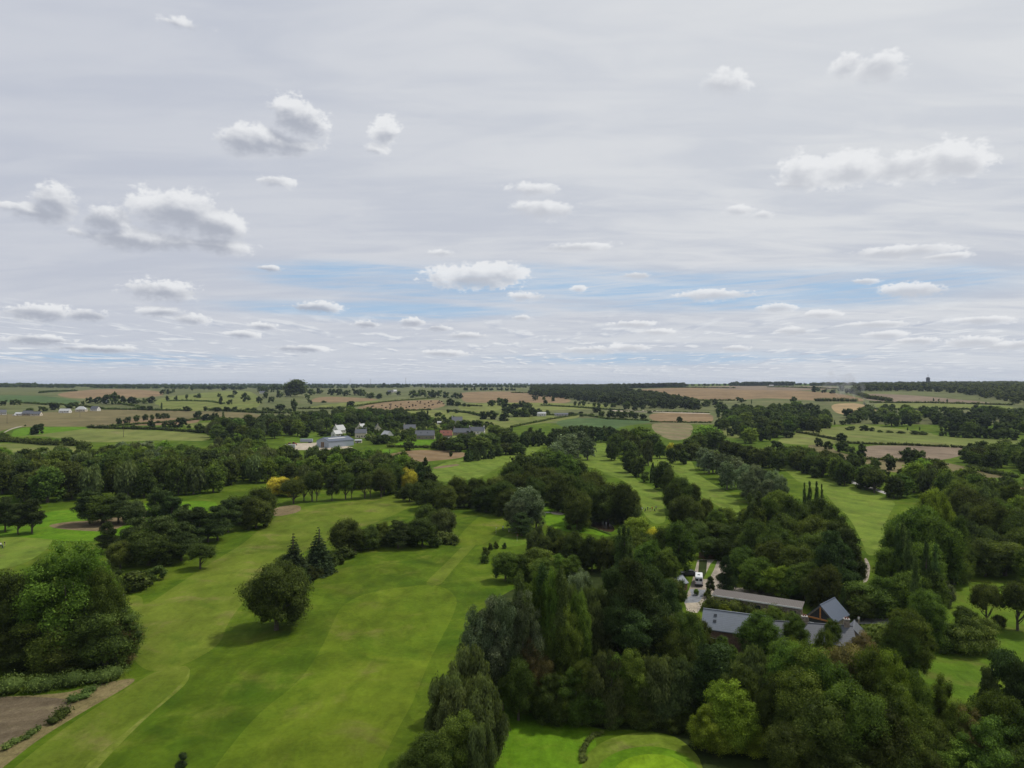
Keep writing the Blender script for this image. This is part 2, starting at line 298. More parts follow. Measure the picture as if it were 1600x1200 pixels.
# ---------------------------------------------------------------- ground, fields, fairways, roads, water
GM = {
 'rough':   lambda: groundmat('rough grass', (0.050, 0.090, 0.005), (0.081, 0.122, 0.008), (0.106, 0.129, 0.018), 0.018, 0.10, 1.1, dark=(0.035, 0.074, 0.004)),
 'fair':    lambda: groundmat('fairway grass', (0.073, 0.115, 0.007), (0.108, 0.147, 0.011), (0.136, 0.142, 0.031), 0.018, 0.10, 1.3, dark=(0.058, 0.103, 0.006), ang=0.30, per=11, samt=0.14, scol=(0.118, 0.165, 0.013)),
 'fairfar': lambda: groundmat('mown grass', (0.092, 0.140, 0.019), (0.122, 0.169, 0.023), (0.132, 0.153, 0.034), 0.02, 0.12, 1.1, ang=0.35, per=9, samt=0.22),
 'pale':    lambda: groundmat('dry mown grass', (0.084, 0.119, 0.011), (0.113, 0.145, 0.017), (0.148, 0.139, 0.042), 0.018, 0.10, 1.2, dark=(0.066, 0.109, 0.009), ang=2.2, per=9, samt=0.15, scol=(0.129, 0.165, 0.021)),
 'green':   lambda: groundmat('putting green', (0.124, 0.212, 0.009), (0.141, 0.237, 0.010), (0.141, 0.212, 0.017), 0.05, 0.3, 2.0, fine=0.15),
 'collar':  lambda: groundmat('collar grass', (0.100, 0.147, 0.014), (0.129, 0.172, 0.022), (0.147, 0.160, 0.041), 0.05, 0.25, 1.5),
 'track':   lambda: groundmat('worn grass', (0.108, 0.144, 0.015), (0.132, 0.157, 0.028), (0.153, 0.156, 0.046), 0.06, 0.30, 1.6, fine=0.4),
 'bright':  lambda: groundmat('lush grass', (0.064, 0.142, 0.006), (0.092, 0.177, 0.009), (0.106, 0.165, 0.013), 0.03, 0.2, 1.4),
 'lawn':    lambda: groundmat('lawn grass', (0.070, 0.128, 0.010), (0.092, 0.142, 0.013), (0.115, 0.124, 0.028), 0.03, 0.16, 1.5),
 'gfield':  lambda: groundmat('pasture', (0.084, 0.100, 0.037), (0.111, 0.120, 0.048), (0.129, 0.120, 0.061), 0.004, 0.02, 0.5, fine=0.2),
 'gfield2': lambda: groundmat('bright pasture', (0.107, 0.133, 0.032), (0.135, 0.152, 0.041), (0.150, 0.142, 0.057), 0.006, 0.03, 0.5, ang=0.2, per=22, samt=0.18, fine=0.2),
 'crop':    lambda: groundmat('leafy crop', (0.052, 0.092, 0.030), (0.066, 0.104, 0.036), (0.075, 0.112, 0.040), 0.006, 0.04, 0.6, ang=1.0, per=14, samt=0.15, fine=0.2),
 'olive':   lambda: groundmat('mown hay', (0.112, 0.100, 0.044), (0.134, 0.114, 0.055), (0.148, 0.118, 0.062), 0.005, 0.03, 0.5, ang=1.35, per=16, samt=0.2, fine=0.2),
 'stub':    lambda: groundmat('stubble', (0.168, 0.116, 0.060), (0.196, 0.136, 0.072), (0.190, 0.145, 0.078), 0.006, 0.03, 0.5, ang=0.9, per=18, samt=0.2, scol=(0.26, 0.20, 0.14), fine=0.2),
 'mauve':   lambda: groundmat('bare stubble', (0.158, 0.122, 0.086), (0.178, 0.138, 0.098), (0.180, 0.146, 0.100), 0.006, 0.03, 0.5, ang=0.5, per=15, samt=0.15, fine=0.2),
 'tan':     lambda: groundmat('straw stubble', (0.24, 0.175, 0.085), (0.28, 0.20, 0.10), (0.27, 0.205, 0.12), 0.006, 0.04, 0.5, ang=1.8, per=11, samt=0.35, scol=(0.34, 0.27, 0.17), fine=0.2),
 'tangreen':lambda: groundmat('regrowing stubble', (0.160, 0.130, 0.072), (0.190, 0.150, 0.088), (0.120, 0.135, 0.050), 0.02, 0.05, 0.5, ang=0.45, per=24, samt=0.4, scol=(0.11, 0.14, 0.05), fine=0.2),
 'brownnear': lambda: groundmat('ripe crop', (0.128, 0.102, 0.066), (0.165, 0.132, 0.088), (0.150, 0.130, 0.070), 0.05, 0.4, 3.0, ang=1.9, per=3.2, samt=0.35, scol=(0.085, 0.065, 0.04), fine=0.5),
 'drygrass':lambda: groundmat('dry grass', (0.150, 0.125, 0.055), (0.190, 0.155, 0.075), (0.120, 0.125, 0.040), 0.15, 0.8, 3.0, fine=0.45),
 'dirt':    lambda: groundmat('dry earth', (0.150, 0.115, 0.062), (0.180, 0.140, 0.080), (0.110, 0.110, 0.045), 0.06, 0.4, 2.0),
 'sand':    lambda: groundmat('sandy ground', (0.33, 0.285, 0.22), (0.40, 0.35, 0.28), (0.30, 0.27, 0.20), 0.05, 0.4, 2.0, fine=0.2),
 'gravel':  lambda: groundmat('gravel', (0.24, 0.21, 0.17), (0.32, 0.28, 0.23), (0.20, 0.19, 0.15), 0.08, 0.5, 3.0, fine=0.3),
 'asphalt': lambda: groundmat('asphalt', (0.17, 0.18, 0.20), (0.21, 0.22, 0.235), (0.15, 0.155, 0.16), 0.08, 0.5, 4.0, fine=0.2),
 'road':    lambda: groundmat('pale road', (0.30, 0.30, 0.29), (0.38, 0.37, 0.36), (0.28, 0.27, 0.25), 0.08, 0.5, 4.0, fine=0.2),
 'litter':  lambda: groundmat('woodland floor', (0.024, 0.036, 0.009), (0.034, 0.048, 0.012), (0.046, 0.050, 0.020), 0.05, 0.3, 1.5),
 'water':   None,
}
m, b = newmat('pond water'); P = b.n('ShaderNodeNewGeometry').outputs['Position']
p = b.n('ShaderNodeBsdfPrincipled'); b.put(p.inputs['Base Color'], b.mix(b.step(b.noise(P, 0.15, 4), .35, .65), (0.030, 0.020, 0.012), (0.060, 0.042, 0.020))); p.inputs['Roughness'].default_value = 0.25
p.inputs['Specular IOR Level'].default_value = 0.25
bp = b.n('ShaderNodeBump'); bp.inputs['Strength'].default_value = 0.3; b.put(bp.inputs['Height'], b.noise(P, 2.5, 3)); b.nt.links.new(bp.outputs[0], p.inputs['Normal'])
finish(b, p); MATS['water'] = m
GM['water'] = lambda: MATS['water']

def Z(k, s):  # crop-pixel string -> photograph pixels; k selects the crop
    ox, oy, q = {0: (0, 0, 1), 1: (0, 580, .25), 2: (400, 580, .25), 3: (800, 580, .25), 4: (1200, 580, .25), 5: (0, 850, .2918), 6: (400, 850, .2918), 7: (800, 850, .2918), 8: (1200, 850, .2918), 9: (1040, 850, .125), 10: (1200, 880, .125), 11: (440, 640, .125), 12: (600, 640, .125)}[k]
    return [(ox + float(a.split(',')[0]) * q, oy + float(a.split(',')[1]) * q) for a in s.split()]
def ell(cx, cy, rx, ry, n=20): return [(cx + rx * math.cos(2 * math.pi * i / n), cy + ry * math.sin(2 * math.pi * i / n)) for i in range(n)]
FE = [  # (object name, material, outline in photograph pixels) painted in this order
 ('field', 'gfield', [(-700, 602.5), (2300, 602.5), (2300, 660), (1300, 664), (900, 662), (400, 655), (-700, 665)]),
 ('field', 'gfield', Z(1, '-400,112 0,112 360,125 340,150 520,185 450,212 150,195 -400,180')),
 ('field', 'crop', Z(1, '-300,150 250,150 520,185 470,215 150,195 -300,190')),
 ('field', 'gfield', Z(1, '-300,210 130,200 450,215 820,235 640,240 200,262 -300,275')),
 ('field', 'stub', Z(1, '340,138 640,108 1000,120 1035,158 650,176 400,166')),
 ('field', 'gfield2', Z(1, '1000,165 1400,120 1600,125 1640,240 1300,245 1200,250 1000,240 960,200')),
 ('field', 'gfield', Z(1, '620,205 850,200 1000,205 1000,245 640,238')),
 ('field', 'olive', Z(1, '-400,292 200,262 640,238 1200,248 1640,262 1640,312 1250,300 700,345 540,347 100,345 -50,392 -400,420')),
 ('field', 'stub', Z(1, '760,300 1000,292 1250,300 1240,322 1100,338 760,340')),
 ('field', 'gfield2', Z(1, '60,412 100,350 540,347 600,355 1300,385 1320,440 1000,430 560,450 270,402')),
 ('field', 'bright', Z(1, '60,412 100,350 540,347 600,352 330,385 180,402')),
 ('path', 'gravel', Z(1, '15,386 60,360 120,343 150,343 70,364 30,384')),
 ('field', 'gfield2', Z(1, '-300,445 250,455 500,470 560,500 200,545 -300,545')),
 ('field', 'gfield2', Z(1, '1150,322 1560,318 1520,360 1160,355')),
 ('field', 'gfield', Z(2, '0,215 330,190 400,195 350,235 0,260')),
 ('field', 'stub', Z(2, '320,192 400,155 740,170 770,182 500,196')),
 ('field', 'gfield2', Z(2, '270,230 560,195 1100,165 1110,176 780,190 650,215 350,236')),
 ('field', 'stub', Z(2, '610,232 780,190 1190,176 1205,210 1100,240 860,246 700,236')),
 ('field', 'gfield', Z(2, '1110,165 1270,185 1420,195 1600,195 1600,250 1400,290 1100,270 1200,212')),
 ('field', 'gfield', Z(2, '700,105 950,100 960,165 800,165')),
 ('field', 'stub', Z(2, '1270,130 1600,124 1850,148 1980,180 1940,200 1730,205 1600,195 1300,198 1280,160')),
 ('field', 'gfield2', Z(3, '-400,200 150,195 500,205 680,215 600,232 200,245 -200,300')),
 ('field', 'gfield2', Z(3, '-60,292 200,275 420,272 420,290 260,315 0,352')),
 ('field', 'crop', Z(3, '250,318 420,288 860,308 872,320 700,342 600,376 350,362')),
 ('field', 'stub', Z(3, '850,258 1252,262 1262,312 1200,322 870,316')),
 ('field', 'sand', Z(3, '620,240 860,246 1090,252 1240,262 1240,268 860,256 620,250')),
 ('field', 'tangreen', Z(3, '868,320 1135,320 1125,405 1050,435 960,422 880,372')),
 ('field', 'gfield2', Z(3, '1300,318 1430,330 1560,350 1560,420 1310,420')),
 ('field', 'gfield', Z(3, '1130,140 1400,180 1640,150 1700,260 1200,250 940,155')),
 ('field', 'stub', Z(3, '760,118 900,106 1200,102 1600,108') + Z(4, '200,122 430,135 600,172 600,190 330,186 0,166') + Z(3, '1400,182 1180,182 940,152 930,125')),
 ('field', 'mauve', Z(4, '-400,92 430,94 430,112 200,122 -400,112')),
 ('field', 'mauve', Z(4, '560,138 900,148 1530,210 1200,206 620,190')),
 ('field', 'gfield2', Z(4, '640,198 1100,200 1530,216 1530,242 1100,236 700,236')),
 ('field', 'tan', Z(4, '380,205 560,196 690,238 640,276 430,272')),
 ('field', 'gfield2', Z(4, '40,440 170,378 480,338 700,350 1050,402 1280,420 1800,430 1800,502 1250,478 850,463 500,450 280,460 130,456')),
 ('field', 'mauve', Z(4, '600,462 850,465 1100,473 1340,479 1800,500 1800,540 1270,510 1080,562 620,556 590,520')),
 ('field', 'olive', Z(4, '210,458 400,460 420,502 600,540 1080,564 1250,600 1600,668 1300,664 1100,650 900,640 640,620 400,560')),
 ('field', 'tan', Z(4, '1290,722 1800,728 1800,880 1490,838 1350,792')),
 ('field', 'gfield2', Z(4, '1080,318 1300,318 1260,346 1090,352')),
 ('field', 'gfield2', Z(4, '480,335 640,335 1050,390 1010,400 700,352')),
 # hamlet
 ('field', 'gfield2', Z(2, '860,250 1240,240 1440,300 1600,320 1600,380 1240,420 900,420 760,300')),
 ('field', 'bright', Z(2, '990,422 1185,420 1180,472 820,468')),
 ('field', 'stub', Z(2, '770,532 980,488 1310,500 1310,540 1100,562 850,580')),
 ('field', 'bright', Z(2, '765,486 905,490 780,528')),
 ('field', 'lawn', Z(2, '180,380 480,380 620,470 430,500 180,470')),
 ('yard', 'sand', Z(2, '185,462 270,448 390,446 580,470 610,478 420,494 250,492')),
 ('fairway', 'fairfar', Z(2, '1100,610 1200,560 1480,520 1660,440 1790,420 1830,440 1730,520 1600,560 1480,620 1420,660 1210,700 1100,672')),
 ('dirt_patch', 'dirt', Z(2, '1100,600 1260,578 1280,588 1120,612')),
 # golf course, left
 ('fairway', 'fairfar', [(-90, 840), (30, 838), (85, 838), (75, 858), (40, 880), (0, 890), (-110, 900)]),
 ('fairway', 'bright', [(-60, 825), (70, 800), (120, 795), (330, 780), (345, 792), (230, 835), (130, 848), (30, 838), (-80, 838)]),
 ('dirt_patch', 'dirt', Z(1, '290,965 400,942 560,935 700,915 860,880 930,870 940,905 800,950 700,1000 560,1000 360,985')),
 ('fairway', 'pale', [(655, 768), (645, 790), (600, 812), (545, 830), (500, 850), (440, 880), (400, 905), (385, 935), (356, 972), (344, 1008), (292, 1038), (235, 1052), (205, 1030), (215, 985), (205, 945), (187, 930), (223, 930), (223, 950), (290, 905), (345, 870), (380, 850), (430, 805), (480, 790), (560, 782)]),
 ('dirt_patch', 'dirt', [(418, 800), (440, 790), (470, 789), (470, 800), (430, 808)]),
 ('fairway', 'fair', [(664, 913), (681, 914), (703, 922), (716, 938), (706, 967), (671, 1031), (645, 1098), (625, 1133), (590, 1200), (560, 1260), (300, 1260), (333, 1200), (400, 1117), (467, 1066), (499, 1019), (520, 975), (531, 949), (563, 929), (610, 920)]),
 ('track', 'track', [(60, 1182), (120, 1140), (185, 1098), (245, 1062), (262, 1056), (235, 1078), (170, 1122), (110, 1162), (62, 1200), (30, 1225), (20, 1215)]),
 ('track', 'track', [(262, 1068), (285, 1045), (297, 1043), (296, 1060), (285, 1075), (230, 1120), (180, 1170), (140, 1215), (120, 1215), (165, 1160), (215, 1110)]),
 ('path', 'pale', [(660, 914), (690, 886), (712, 864), (738, 838), (752, 822), (775, 803), (785, 803), (770, 824), (752, 842), (735, 860), (705, 893), (688, 915)]),
 ('tee', 'fair', [(706, 856), (722, 832), (748, 806), (785, 796), (806, 798), (812, 806), (792, 812), (778, 832), (758, 850), (738, 852)]),
 ('fairway', 'pale', [(290, 1038), (298, 1050), (262, 1090), (200, 1140), (130, 1200), (60, 1260), (-40, 1260), (20, 1200), (110, 1130), (210, 1068), (240, 1050)]),
 ('field', 'drygrass', [(-140, 1092), (90, 1086), (150, 1070), (212, 1058), (208, 1068), (130, 1112), (60, 1155), (10, 1195), (-60, 1250)]),
 ('field', 'brownnear', [(-160, 1090), (96, 1088), (118, 1102), (76, 1130), (38, 1146), (0, 1166), (-60, 1200), (-200, 1230)]),
 # golf course, middle and right
 ('fairway', 'bright', Z(3, '195,835 330,848 350,920 440,962 560,1002 625,1012 618,1045 500,1015 330,1005 200,955 150,905')),
 ('bunker', 'sand', Z(3, '232,880 290,876 335,888 320,898 260,896')),
 ('pond', 'water', Z(3, '330,902 440,906 560,930 625,960 645,990 625,1006 560,1000 440,958 360,925')),
 ('fairway', 'lawn', Z(3, '-60,1022 110,1010 120,1060 60,1090 -100,1105')),
 ('fairway', 'fairfar', Z(3, '465,448 600,446 625,500 680,560 740,625 775,680 860,720 950,765 950,850 965,940 900,960 850,925 798,850 760,755 700,680 600,648 540,610 430,590 425,560 455,480')),
 ('fairway', 'fairfar', Z(3, '815,535 930,530 1060,530 1130,565 1150,640 1300,730 1410,795 1425,860 1415,925 1370,910 1280,835 1180,785 1150,720 1020,640 980,580 870,600 840,580')),
 ('fairway', 'fairfar', Z(4, '45,568 150,580 170,620 350,672 480,702 700,775 805,820 765,880 730,960 720,1080 705,1145 620,1155 595,1080 515,920 415,835 340,740 200,700 130,640')),
 ('road', 'road', Z(4, '380,640 470,668 600,705 700,741 745,760 742,772 690,754 600,722 460,684 370,652')),
 ('path', 'gravel', [(1350, 872), (1354, 872), (1360, 884), (1359, 896), (1356, 908), (1348, 912), (1351, 898), (1353, 886)]),
 ('lawn', 'lawn', [(1500, 895), (1640, 897), (1680, 1045), (1540, 1060), (1500, 1110), (1440, 1080), (1436, 1000), (1468, 945)]),
 # bottom clearing and green
 ('rough_grass', 'bright', [(770, 1070), (830, 1085), (880, 1115), (925, 1140), (935, 1170), (900, 1215), (880, 1260), (740, 1260), (760, 1180)]),
 ('green_collar', 'collar', ell(1008, 1204, 100, 60, 24)),
 ('green_collar', 'bright', ell(1012, 1210, 80, 44, 24)),
 ('putting_green', 'green', ell(1018, 1212, 62, 34, 24)),
 # house yard
 ('yard', 'gravel', Z(9, '240,690 320,500 400,200 470,190 800,195 800,330 700,420 900,545 1300,560 1500,640 1500,760 640,760 500,700 400,860 260,830')),
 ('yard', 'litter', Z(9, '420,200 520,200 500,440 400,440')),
 ('grass_strip', 'lawn', Z(9, '470,440 560,250 610,200 650,200 600,330 540,440')),
 ('driveway', 'asphalt', Z(9, '300,562 505,572 440,700 400,735 235,738 245,690 320,640')),
 ('yard', 'sand', Z(9, '235,738 410,730 390,860 300,850')),
 ('driveway', 'road', Z(10, '1080,690 1540,690 1540,760 1060,760')),
 ('yard', 'sand', Z(10, '850,560 1060,560 1060,680 850,690')),
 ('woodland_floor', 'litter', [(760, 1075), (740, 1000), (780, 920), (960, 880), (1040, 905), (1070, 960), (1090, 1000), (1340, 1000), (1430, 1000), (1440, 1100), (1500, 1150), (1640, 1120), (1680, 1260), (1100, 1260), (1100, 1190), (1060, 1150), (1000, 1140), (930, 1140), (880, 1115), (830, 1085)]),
]
def pol(v): return (math.atan2(v[0], v[1]) * 60.0, math.log(math.hypot(v[0], v[1])) * 30.0)
def unpol(a, l):
    a /= 60.0; r = math.exp(l / 30.0); return r * math.sin(a), r * math.cos(a)
def build_ground():
    vs = []; faces = []
    for name, mk, pts in FE:
        ids = []
        if name not in ('driveway', 'yard', 'grass_strip'):
            for _ in range(2):
                pts = [q for i in range(len(pts)) for q in ((pts[i][0] * .78 + pts[(i + 1) % len(pts)][0] * .22, pts[i][1] * .78 + pts[(i + 1) % len(pts)][1] * .22), (pts[i][0] * .22 + pts[(i + 1) % len(pts)][0] * .78, pts[i][1] * .22 + pts[(i + 1) % len(pts)][1] * .78))]
        n = len(pts)
        for i in range(n):
            (x0, y0), (x1, y1) = pts[i], pts[(i + 1) % n]
            k = max(1, int(math.hypot(x1 - x0, (y1 - y0) * 2) / 22))
            for j in range(k):
                t = j / k; px = x0 + (x1 - x0) * t; py = max(602.0, y0 + (y1 - y0) * t)
                ids.append(len(vs)); vs.append(Vector(pol(G(px, py))))
        # make sure the ring runs anticlockwise
        ar = sum(vs[ids[i]].x * vs[ids[(i + 1) % len(ids)]].y - vs[ids[(i + 1) % len(ids)]].x * vs[ids[i]].y for i in range(len(ids)))
        faces.append(ids if ar > 0 else ids[::-1])
    rng = random.Random(3); A = R(64) * 60
    L0, L1 = math.log(16) * 30, math.log(15000) * 30
    na, nl = 120, 120
    for i in range(na + 1):
        for j in range(nl + 1):
            jx = 0 if i in (0, na) else rng.uniform(-.2, .2); jy = 0 if j in (0, nl) else rng.uniform(-.2, .2)
            vs.append(Vector((-A + 2 * A * (i + jx) / na, L0 + (L1 - L0) * (j + jy) / nl)))
    ov, oe, of, _, _, off = delaunay_2d_cdt(vs, [], faces, 0, 1e-5)
    W = np.array([unpol(v.x, v.y) for v in ov]); z = Tz(W[:, 0], W[:, 1]); W3 = np.column_stack([W, z])
    own = np.array([max(o) if o else -1 for o in off]); of = np.array([list(f) for f in of])
    # orient up
    a, b_, c = W[of[:, 0]], W[of[:, 1]], W[of[:, 2]]
    cr = (b_[:, 0] - a[:, 0]) * (c[:, 1] - a[:, 1]) - (b_[:, 1] - a[:, 1]) * (c[:, 0] - a[:, 0])
    of[cr < 0] = of[cr < 0][:, ::-1]
    def part(k, name, mk):
        f = of[own == k]
        if len(f) == 0: return
        u, inv = np.unique(f.ravel(), return_inverse=True)
        me = npmesh(name, W3[u], [inv.reshape(-1, 3)], mats=[GM[mk]()])
        me.polygons.foreach_set('use_smooth', [True] * len(me.polygons))
        tag(link(bpy.data.objects.new(name, me)), kind='structure')
    m = part(-1, 'ground', 'rough')
    for k, (name, mk, _) in enumerate(FE): part(k, name, mk)
    # the land beside and behind, beyond the detailed sheet
    V = []; F = []; N = 48
    for j, r in enumerate([0.5, 16, 60, 200, 700, 2500, 15000]):
        for i in range(N + 1):
            a = R(64) + (2 * math.pi - R(128)) * i / N
            V.append((r * math.sin(a), r * math.cos(a), z0(r * math.sin(a), r * math.cos(a)) - .02))
    for j in range(6):
        for i in range(N): q = j * (N + 1) + i; F.append((q, q + N + 1, q + N + 2, q + 1))
    k = len(V)
    for j, r in enumerate([0.5, 16.5]):
        for i in range(25):
            a = -R(65) + R(130) * i / 24; V.append((r * math.sin(a), r * math.cos(a), z0(r * math.sin(a), r * math.cos(a)) - .03))
    for i in range(24): F.append((k + i, k + 25 + i, k + 26 + i, k + 1 + i))
    me = npmesh('ground', V, [np.array(F)[:, ::-1]], mats=[GM['rough']()]); tag(link(bpy.data.objects.new('ground', me)), kind='structure')
build_ground()
# ---------------------------------------------------------------- foliage
def ico(level):
    bm = bmesh.new(); bmesh.ops.create_icosphere(bm, subdivisions=level, radius=1.0)
    V = np.array([v.co[:] for v in bm.verts]); F = np.array([[v.index for v in f.verts] for f in bm.faces]); bm.free(); return V, F
ICO1, ICO2 = ico(1), ico(2)
def unit(a): return a / np.maximum(np.linalg.norm(a, axis=-1, keepdims=True), 1e-9)
def leaves(lobes, count, size, rng, droop=0.0, jit=0.75, rad=(0.66, 1.24), under=0.5, long=1.0):
    """leaf sprays over a set of lobes (cx,cy,cz,rx,ry,rz,tint)"""
    L = np.asarray(lobes, float); area = L[:, 3] * L[:, 5]; p = area / area.sum()
    k = rng.choice(len(L), size=count, p=p); C = L[k, :3]; S = L[k, 3:6]
    d = unit(rng.normal(size=(count, 3))); flip = (d[:, 2] < -0.15) & (rng.random(count) > under); d[flip, 2] *= -1
    rr = rng.uniform(rad[0], rad[1], size=(count, 1)) + (rng.random((count, 1)) < .06) * rng.uniform(0, .35, size=(count, 1)); c = C + d * S * rr
    n = unit(unit(d / S) + rng.normal(size=(count, 3)) * jit)
    t = unit(np.cross(n, rng.normal(size=(count, 3)))); 
    if droop: t = unit(t * (1 - droop) + np.array([0, 0, -1.0]) * droop + d * 0.3 * droop); 
    u = unit(np.cross(n, t)); 
    s = size * rng.uniform(0.55, 1.35, size=(count, 1)); a = t * s * 0.5 * long; b = u * s * 0.36
    w = rng.uniform(0.6, 1.0, size=(count, 4, 1))
    q = np.stack([c - a * w[:, 0], c + b * w[:, 1], c + a * w[:, 2], c - b * w[:, 3]], 1)
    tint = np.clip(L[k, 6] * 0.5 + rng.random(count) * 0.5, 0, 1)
    return q.reshape(-1, 3), np.arange(count * 4).reshape(-1, 4), tint
def cores(lobes, k, rng, ic=ICO1):
    V = []; F = []; T = []
    for j, l in enumerate(lobes):
        v = ic[0] * (k * np.array(l[3:6])) * rng.uniform(0.82, 1.12, size=(len(ic[0]), 1)) + np.array(l[:3])
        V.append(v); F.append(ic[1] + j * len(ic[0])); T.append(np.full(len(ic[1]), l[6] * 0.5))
    return np.vstack(V), np.vstack(F), np.concatenate(T)
def lobes_for(kind, W, H, rng, n=None):
    L = []; rx = W / 2
    if kind in 'otmwb':
        base, n0, r0, r1, zr = {'o': (-.05, 110, .075, .17, .95), 't': (.2, 58, .10, .19, .9), 'm': (-.03, 120, .06, .145, 1.0), 'w': (-.02, 110, .06, .13, .95), 'b': (-.02, 100, .06, .13, 1.7)}[kind]
        n = n or n0; zc = H * (base + 1) / 2; rz = H * (1 - base) / 2
        bump = rng.normal(size=(7, 3)); bump = unit(bump); amp = rng.uniform(-.26, .15, 7)
        for i in range(n):
            d = unit(rng.normal(size=3)); 
            if d[2] < 0 and kind != 't':
                h_ = math.hypot(d[0], d[1]); q_ = (1 - .28 * abs(d[2]) ** 1.5) / max(h_, .2); d = np.array([d[0] * q_, d[1] * q_, d[2]])
            elif d[2] < -.55: d[2] *= -.6
            f = rng.uniform(.52, .84) * (1 + sum(a * max(0, float(d @ q)) ** 3 for a, q in zip(amp, bump)))
            if rng.random() < .15: f *= .55
            r = W * rng.uniform(r0, r1); L.append((d[0] * rx * f, d[1] * rx * f, zc + d[2] * rz * f - (0.02 * H if kind == 'b' else 0), r, r, r * zr, rng.random()))
    elif kind == 'p':
        for i in range(n or 90):
            t = rng.random(); z = H * (.06 + .9 * t); pr = rx * min(1, 2.2 * t + .35) * (1 - t ** 3) ** .6; a = rng.uniform(0, 6.28); f = rng.uniform(.25, .72)
            r = W * rng.uniform(.13, .24) * (.55 + .45 * (1 - t)); L.append((math.cos(a) * pr * f, math.sin(a) * pr * f, z, r, r, r * 1.7, rng.random()))
    elif kind == 'n':
        for i in range(n or 46):
            t = rng.random() ** .8; z = H * (.22 + .74 * t); pr = rx * (1 - .72 * t ** 1.5); a = rng.uniform(0, 6.28); f = rng.uniform(.35, .86)
            r = W * rng.uniform(.09, .19) * (1.1 - .45 * t); L.append((math.cos(a) * pr * f, math.sin(a) * pr * f, z, r * 1.15, r * 1.15, r * .52, rng.random()))
    elif kind == 's':
        for t in np.linspace(0, 1, 17):
            z = H * (.08 + .89 * t); R_ = rx * (1 - t) ** .9 + .12; nb = max(3, int(10 * (1 - t) + 3)); o = rng.uniform(0, 6.28)
            for k in range(nb):
                a = o + 6.283 * k / nb + rng.uniform(-.15, .15); ln = R_ * rng.uniform(.8, 1.1)
                for g in (.35, .65, .92):
                    r = max(.14, .30 * R_ * (1.1 - g * .5)); L.append((math.cos(a) * ln * g, math.sin(a) * ln * g, z - .28 * ln * g, r, r, r * .6, rng.random()))
    elif kind == 'c':
        for i in range(n or 110):
            t = rng.random() ** .9; z = H * (.04 + .9 * t); pr = rx * (1 - t ** 1.7) ** .75 * min(1, .8 + t); a = rng.uniform(0, 6.28); f = rng.uniform(.6, .84)
            r = W * rng.uniform(.08, .13) * (1 - .4 * t); L.append((math.cos(a) * pr * f, math.sin(a) * pr * f, z, r, r, r * 1.5, rng.random()))
    elif kind == 'u':
        for i in range(n or 34):
            d = unit(rng.normal(size=3)); d[2] = abs(d[2]); f = rng.uniform(.45, .82) * rng.uniform(.85, 1.1); r = W * rng.uniform(.10, .19)
            L.append((d[0] * rx * f, d[1] * rx * f, d[2] * H * f * .95 + .1 * H, r, r, r * .8, rng.random()))
    return L
KIND = {  # width, height, leaves near, leaf size near, leaves far, leaf size far
 'o': (12, 14, 21000, .43, 3200, .95), 't': (12, 14, 14000, .46, 2600, 1.0), 'm': (11, 15, 22000, .40, 3200, .9), 'w': (11, 16, 18000, .40, 3000, .9), 'b': (9, 13, 14000, .42, 2400, .85),
 'p': (4.6, 20, 11000, .42, 1900, .85), 'n': (12, 13, 12000, .42, 2200, .85), 's': (7, 14, 13000, .34, 2200, .7), 'c': (8, 12, 10000, .32, 1800, .8), 'u': (5, 4, 5200, .26, 900, .55)}
def crown_mesh(kind, seed, far, mat):
    rng = np.random.default_rng(seed * 7 + 11); W, H, n1, s1, n2, s2 = KIND[kind]; L = lobes_for(kind, W, H, rng)
    n, s = [(n1, s1), (n2, s2), (int(n1 * 1.9), s1 * .72)][far]
    kw = dict(jit=.7)
    if kind == 'b': kw = dict(droop=.75, long=1.8, jit=.8)
    if kind == 'p': kw = dict(droop=-.0, long=1.3, jit=.8, under=.8)
    if kind == 'n': kw = dict(jit=.9, long=1.5, under=.5, rad=(.7, 1.2))
    if kind == 's': kw = dict(droop=.35, long=1.7, jit=.6, under=.6, rad=(.7, 1.25))
    if kind == 'c': kw = dict(jit=.55, long=1.3, under=.7)
    if kind == 'w': kw = dict(jit=.95, rad=(.7, 1.2), under=.5)
    V, F, t = leaves(L, n, s, rng, **kw); V2, F2, t2 = cores(L, {'w': .5, 'b': .55, 's': .5, 'n': .62, 'm': .58, 'p': .55, 'u': .72}.get(kind, .64), rng)
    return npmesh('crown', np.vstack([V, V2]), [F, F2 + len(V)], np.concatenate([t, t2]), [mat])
def trunk_mesh(kind, seed, mat):
    W, H = KIND[kind][:2]; rng = random.Random(seed); mb = MB(); r = H * .022 + .06
    top = {'s': .95, 'p': .9, 'c': .8, 'u': .5, 'n': .85}.get(kind, .62)
    lean = (rng.uniform(-.3, .3), rng.uniform(-.3, .3))
    mb.tube([(0, 0, -.6), (0, 0, .25), (lean[0] * .3, lean[1] * .3, H * .2), (lean[0], lean[1], H * top)], [r * 1.5, r * 1.15, r * .9, r * .25], 8)
    for i in range({'u': 5, 'n': 8, 'p': 4, 's': 0, 'c': 2}.get(kind, 9)):
        a = rng.uniform(0, 6.28); z = H * (rng.uniform(.12, .3) if kind != 'u' else .03); e = W * rng.uniform(.2, .36); z2 = z + H * rng.uniform(.15, .45)
        mb.tube([(0, 0, z), (math.cos(a) * e * .45, math.sin(a) * e * .45, z + (z2 - z) * .35), (math.cos(a) * e, math.sin(a) * e, z2)], [r * .55, r * .35, r * .12], 6)
    me = mb.mesh('trunk'); me.materials.append(mat); return me
bark = paint('bark', (0.075, 0.062, 0.048), 0.95, .35, 6.0); barkpale = paint('pale bark', (0.13, 0.12, 0.10), 0.9, .35, 5.0)
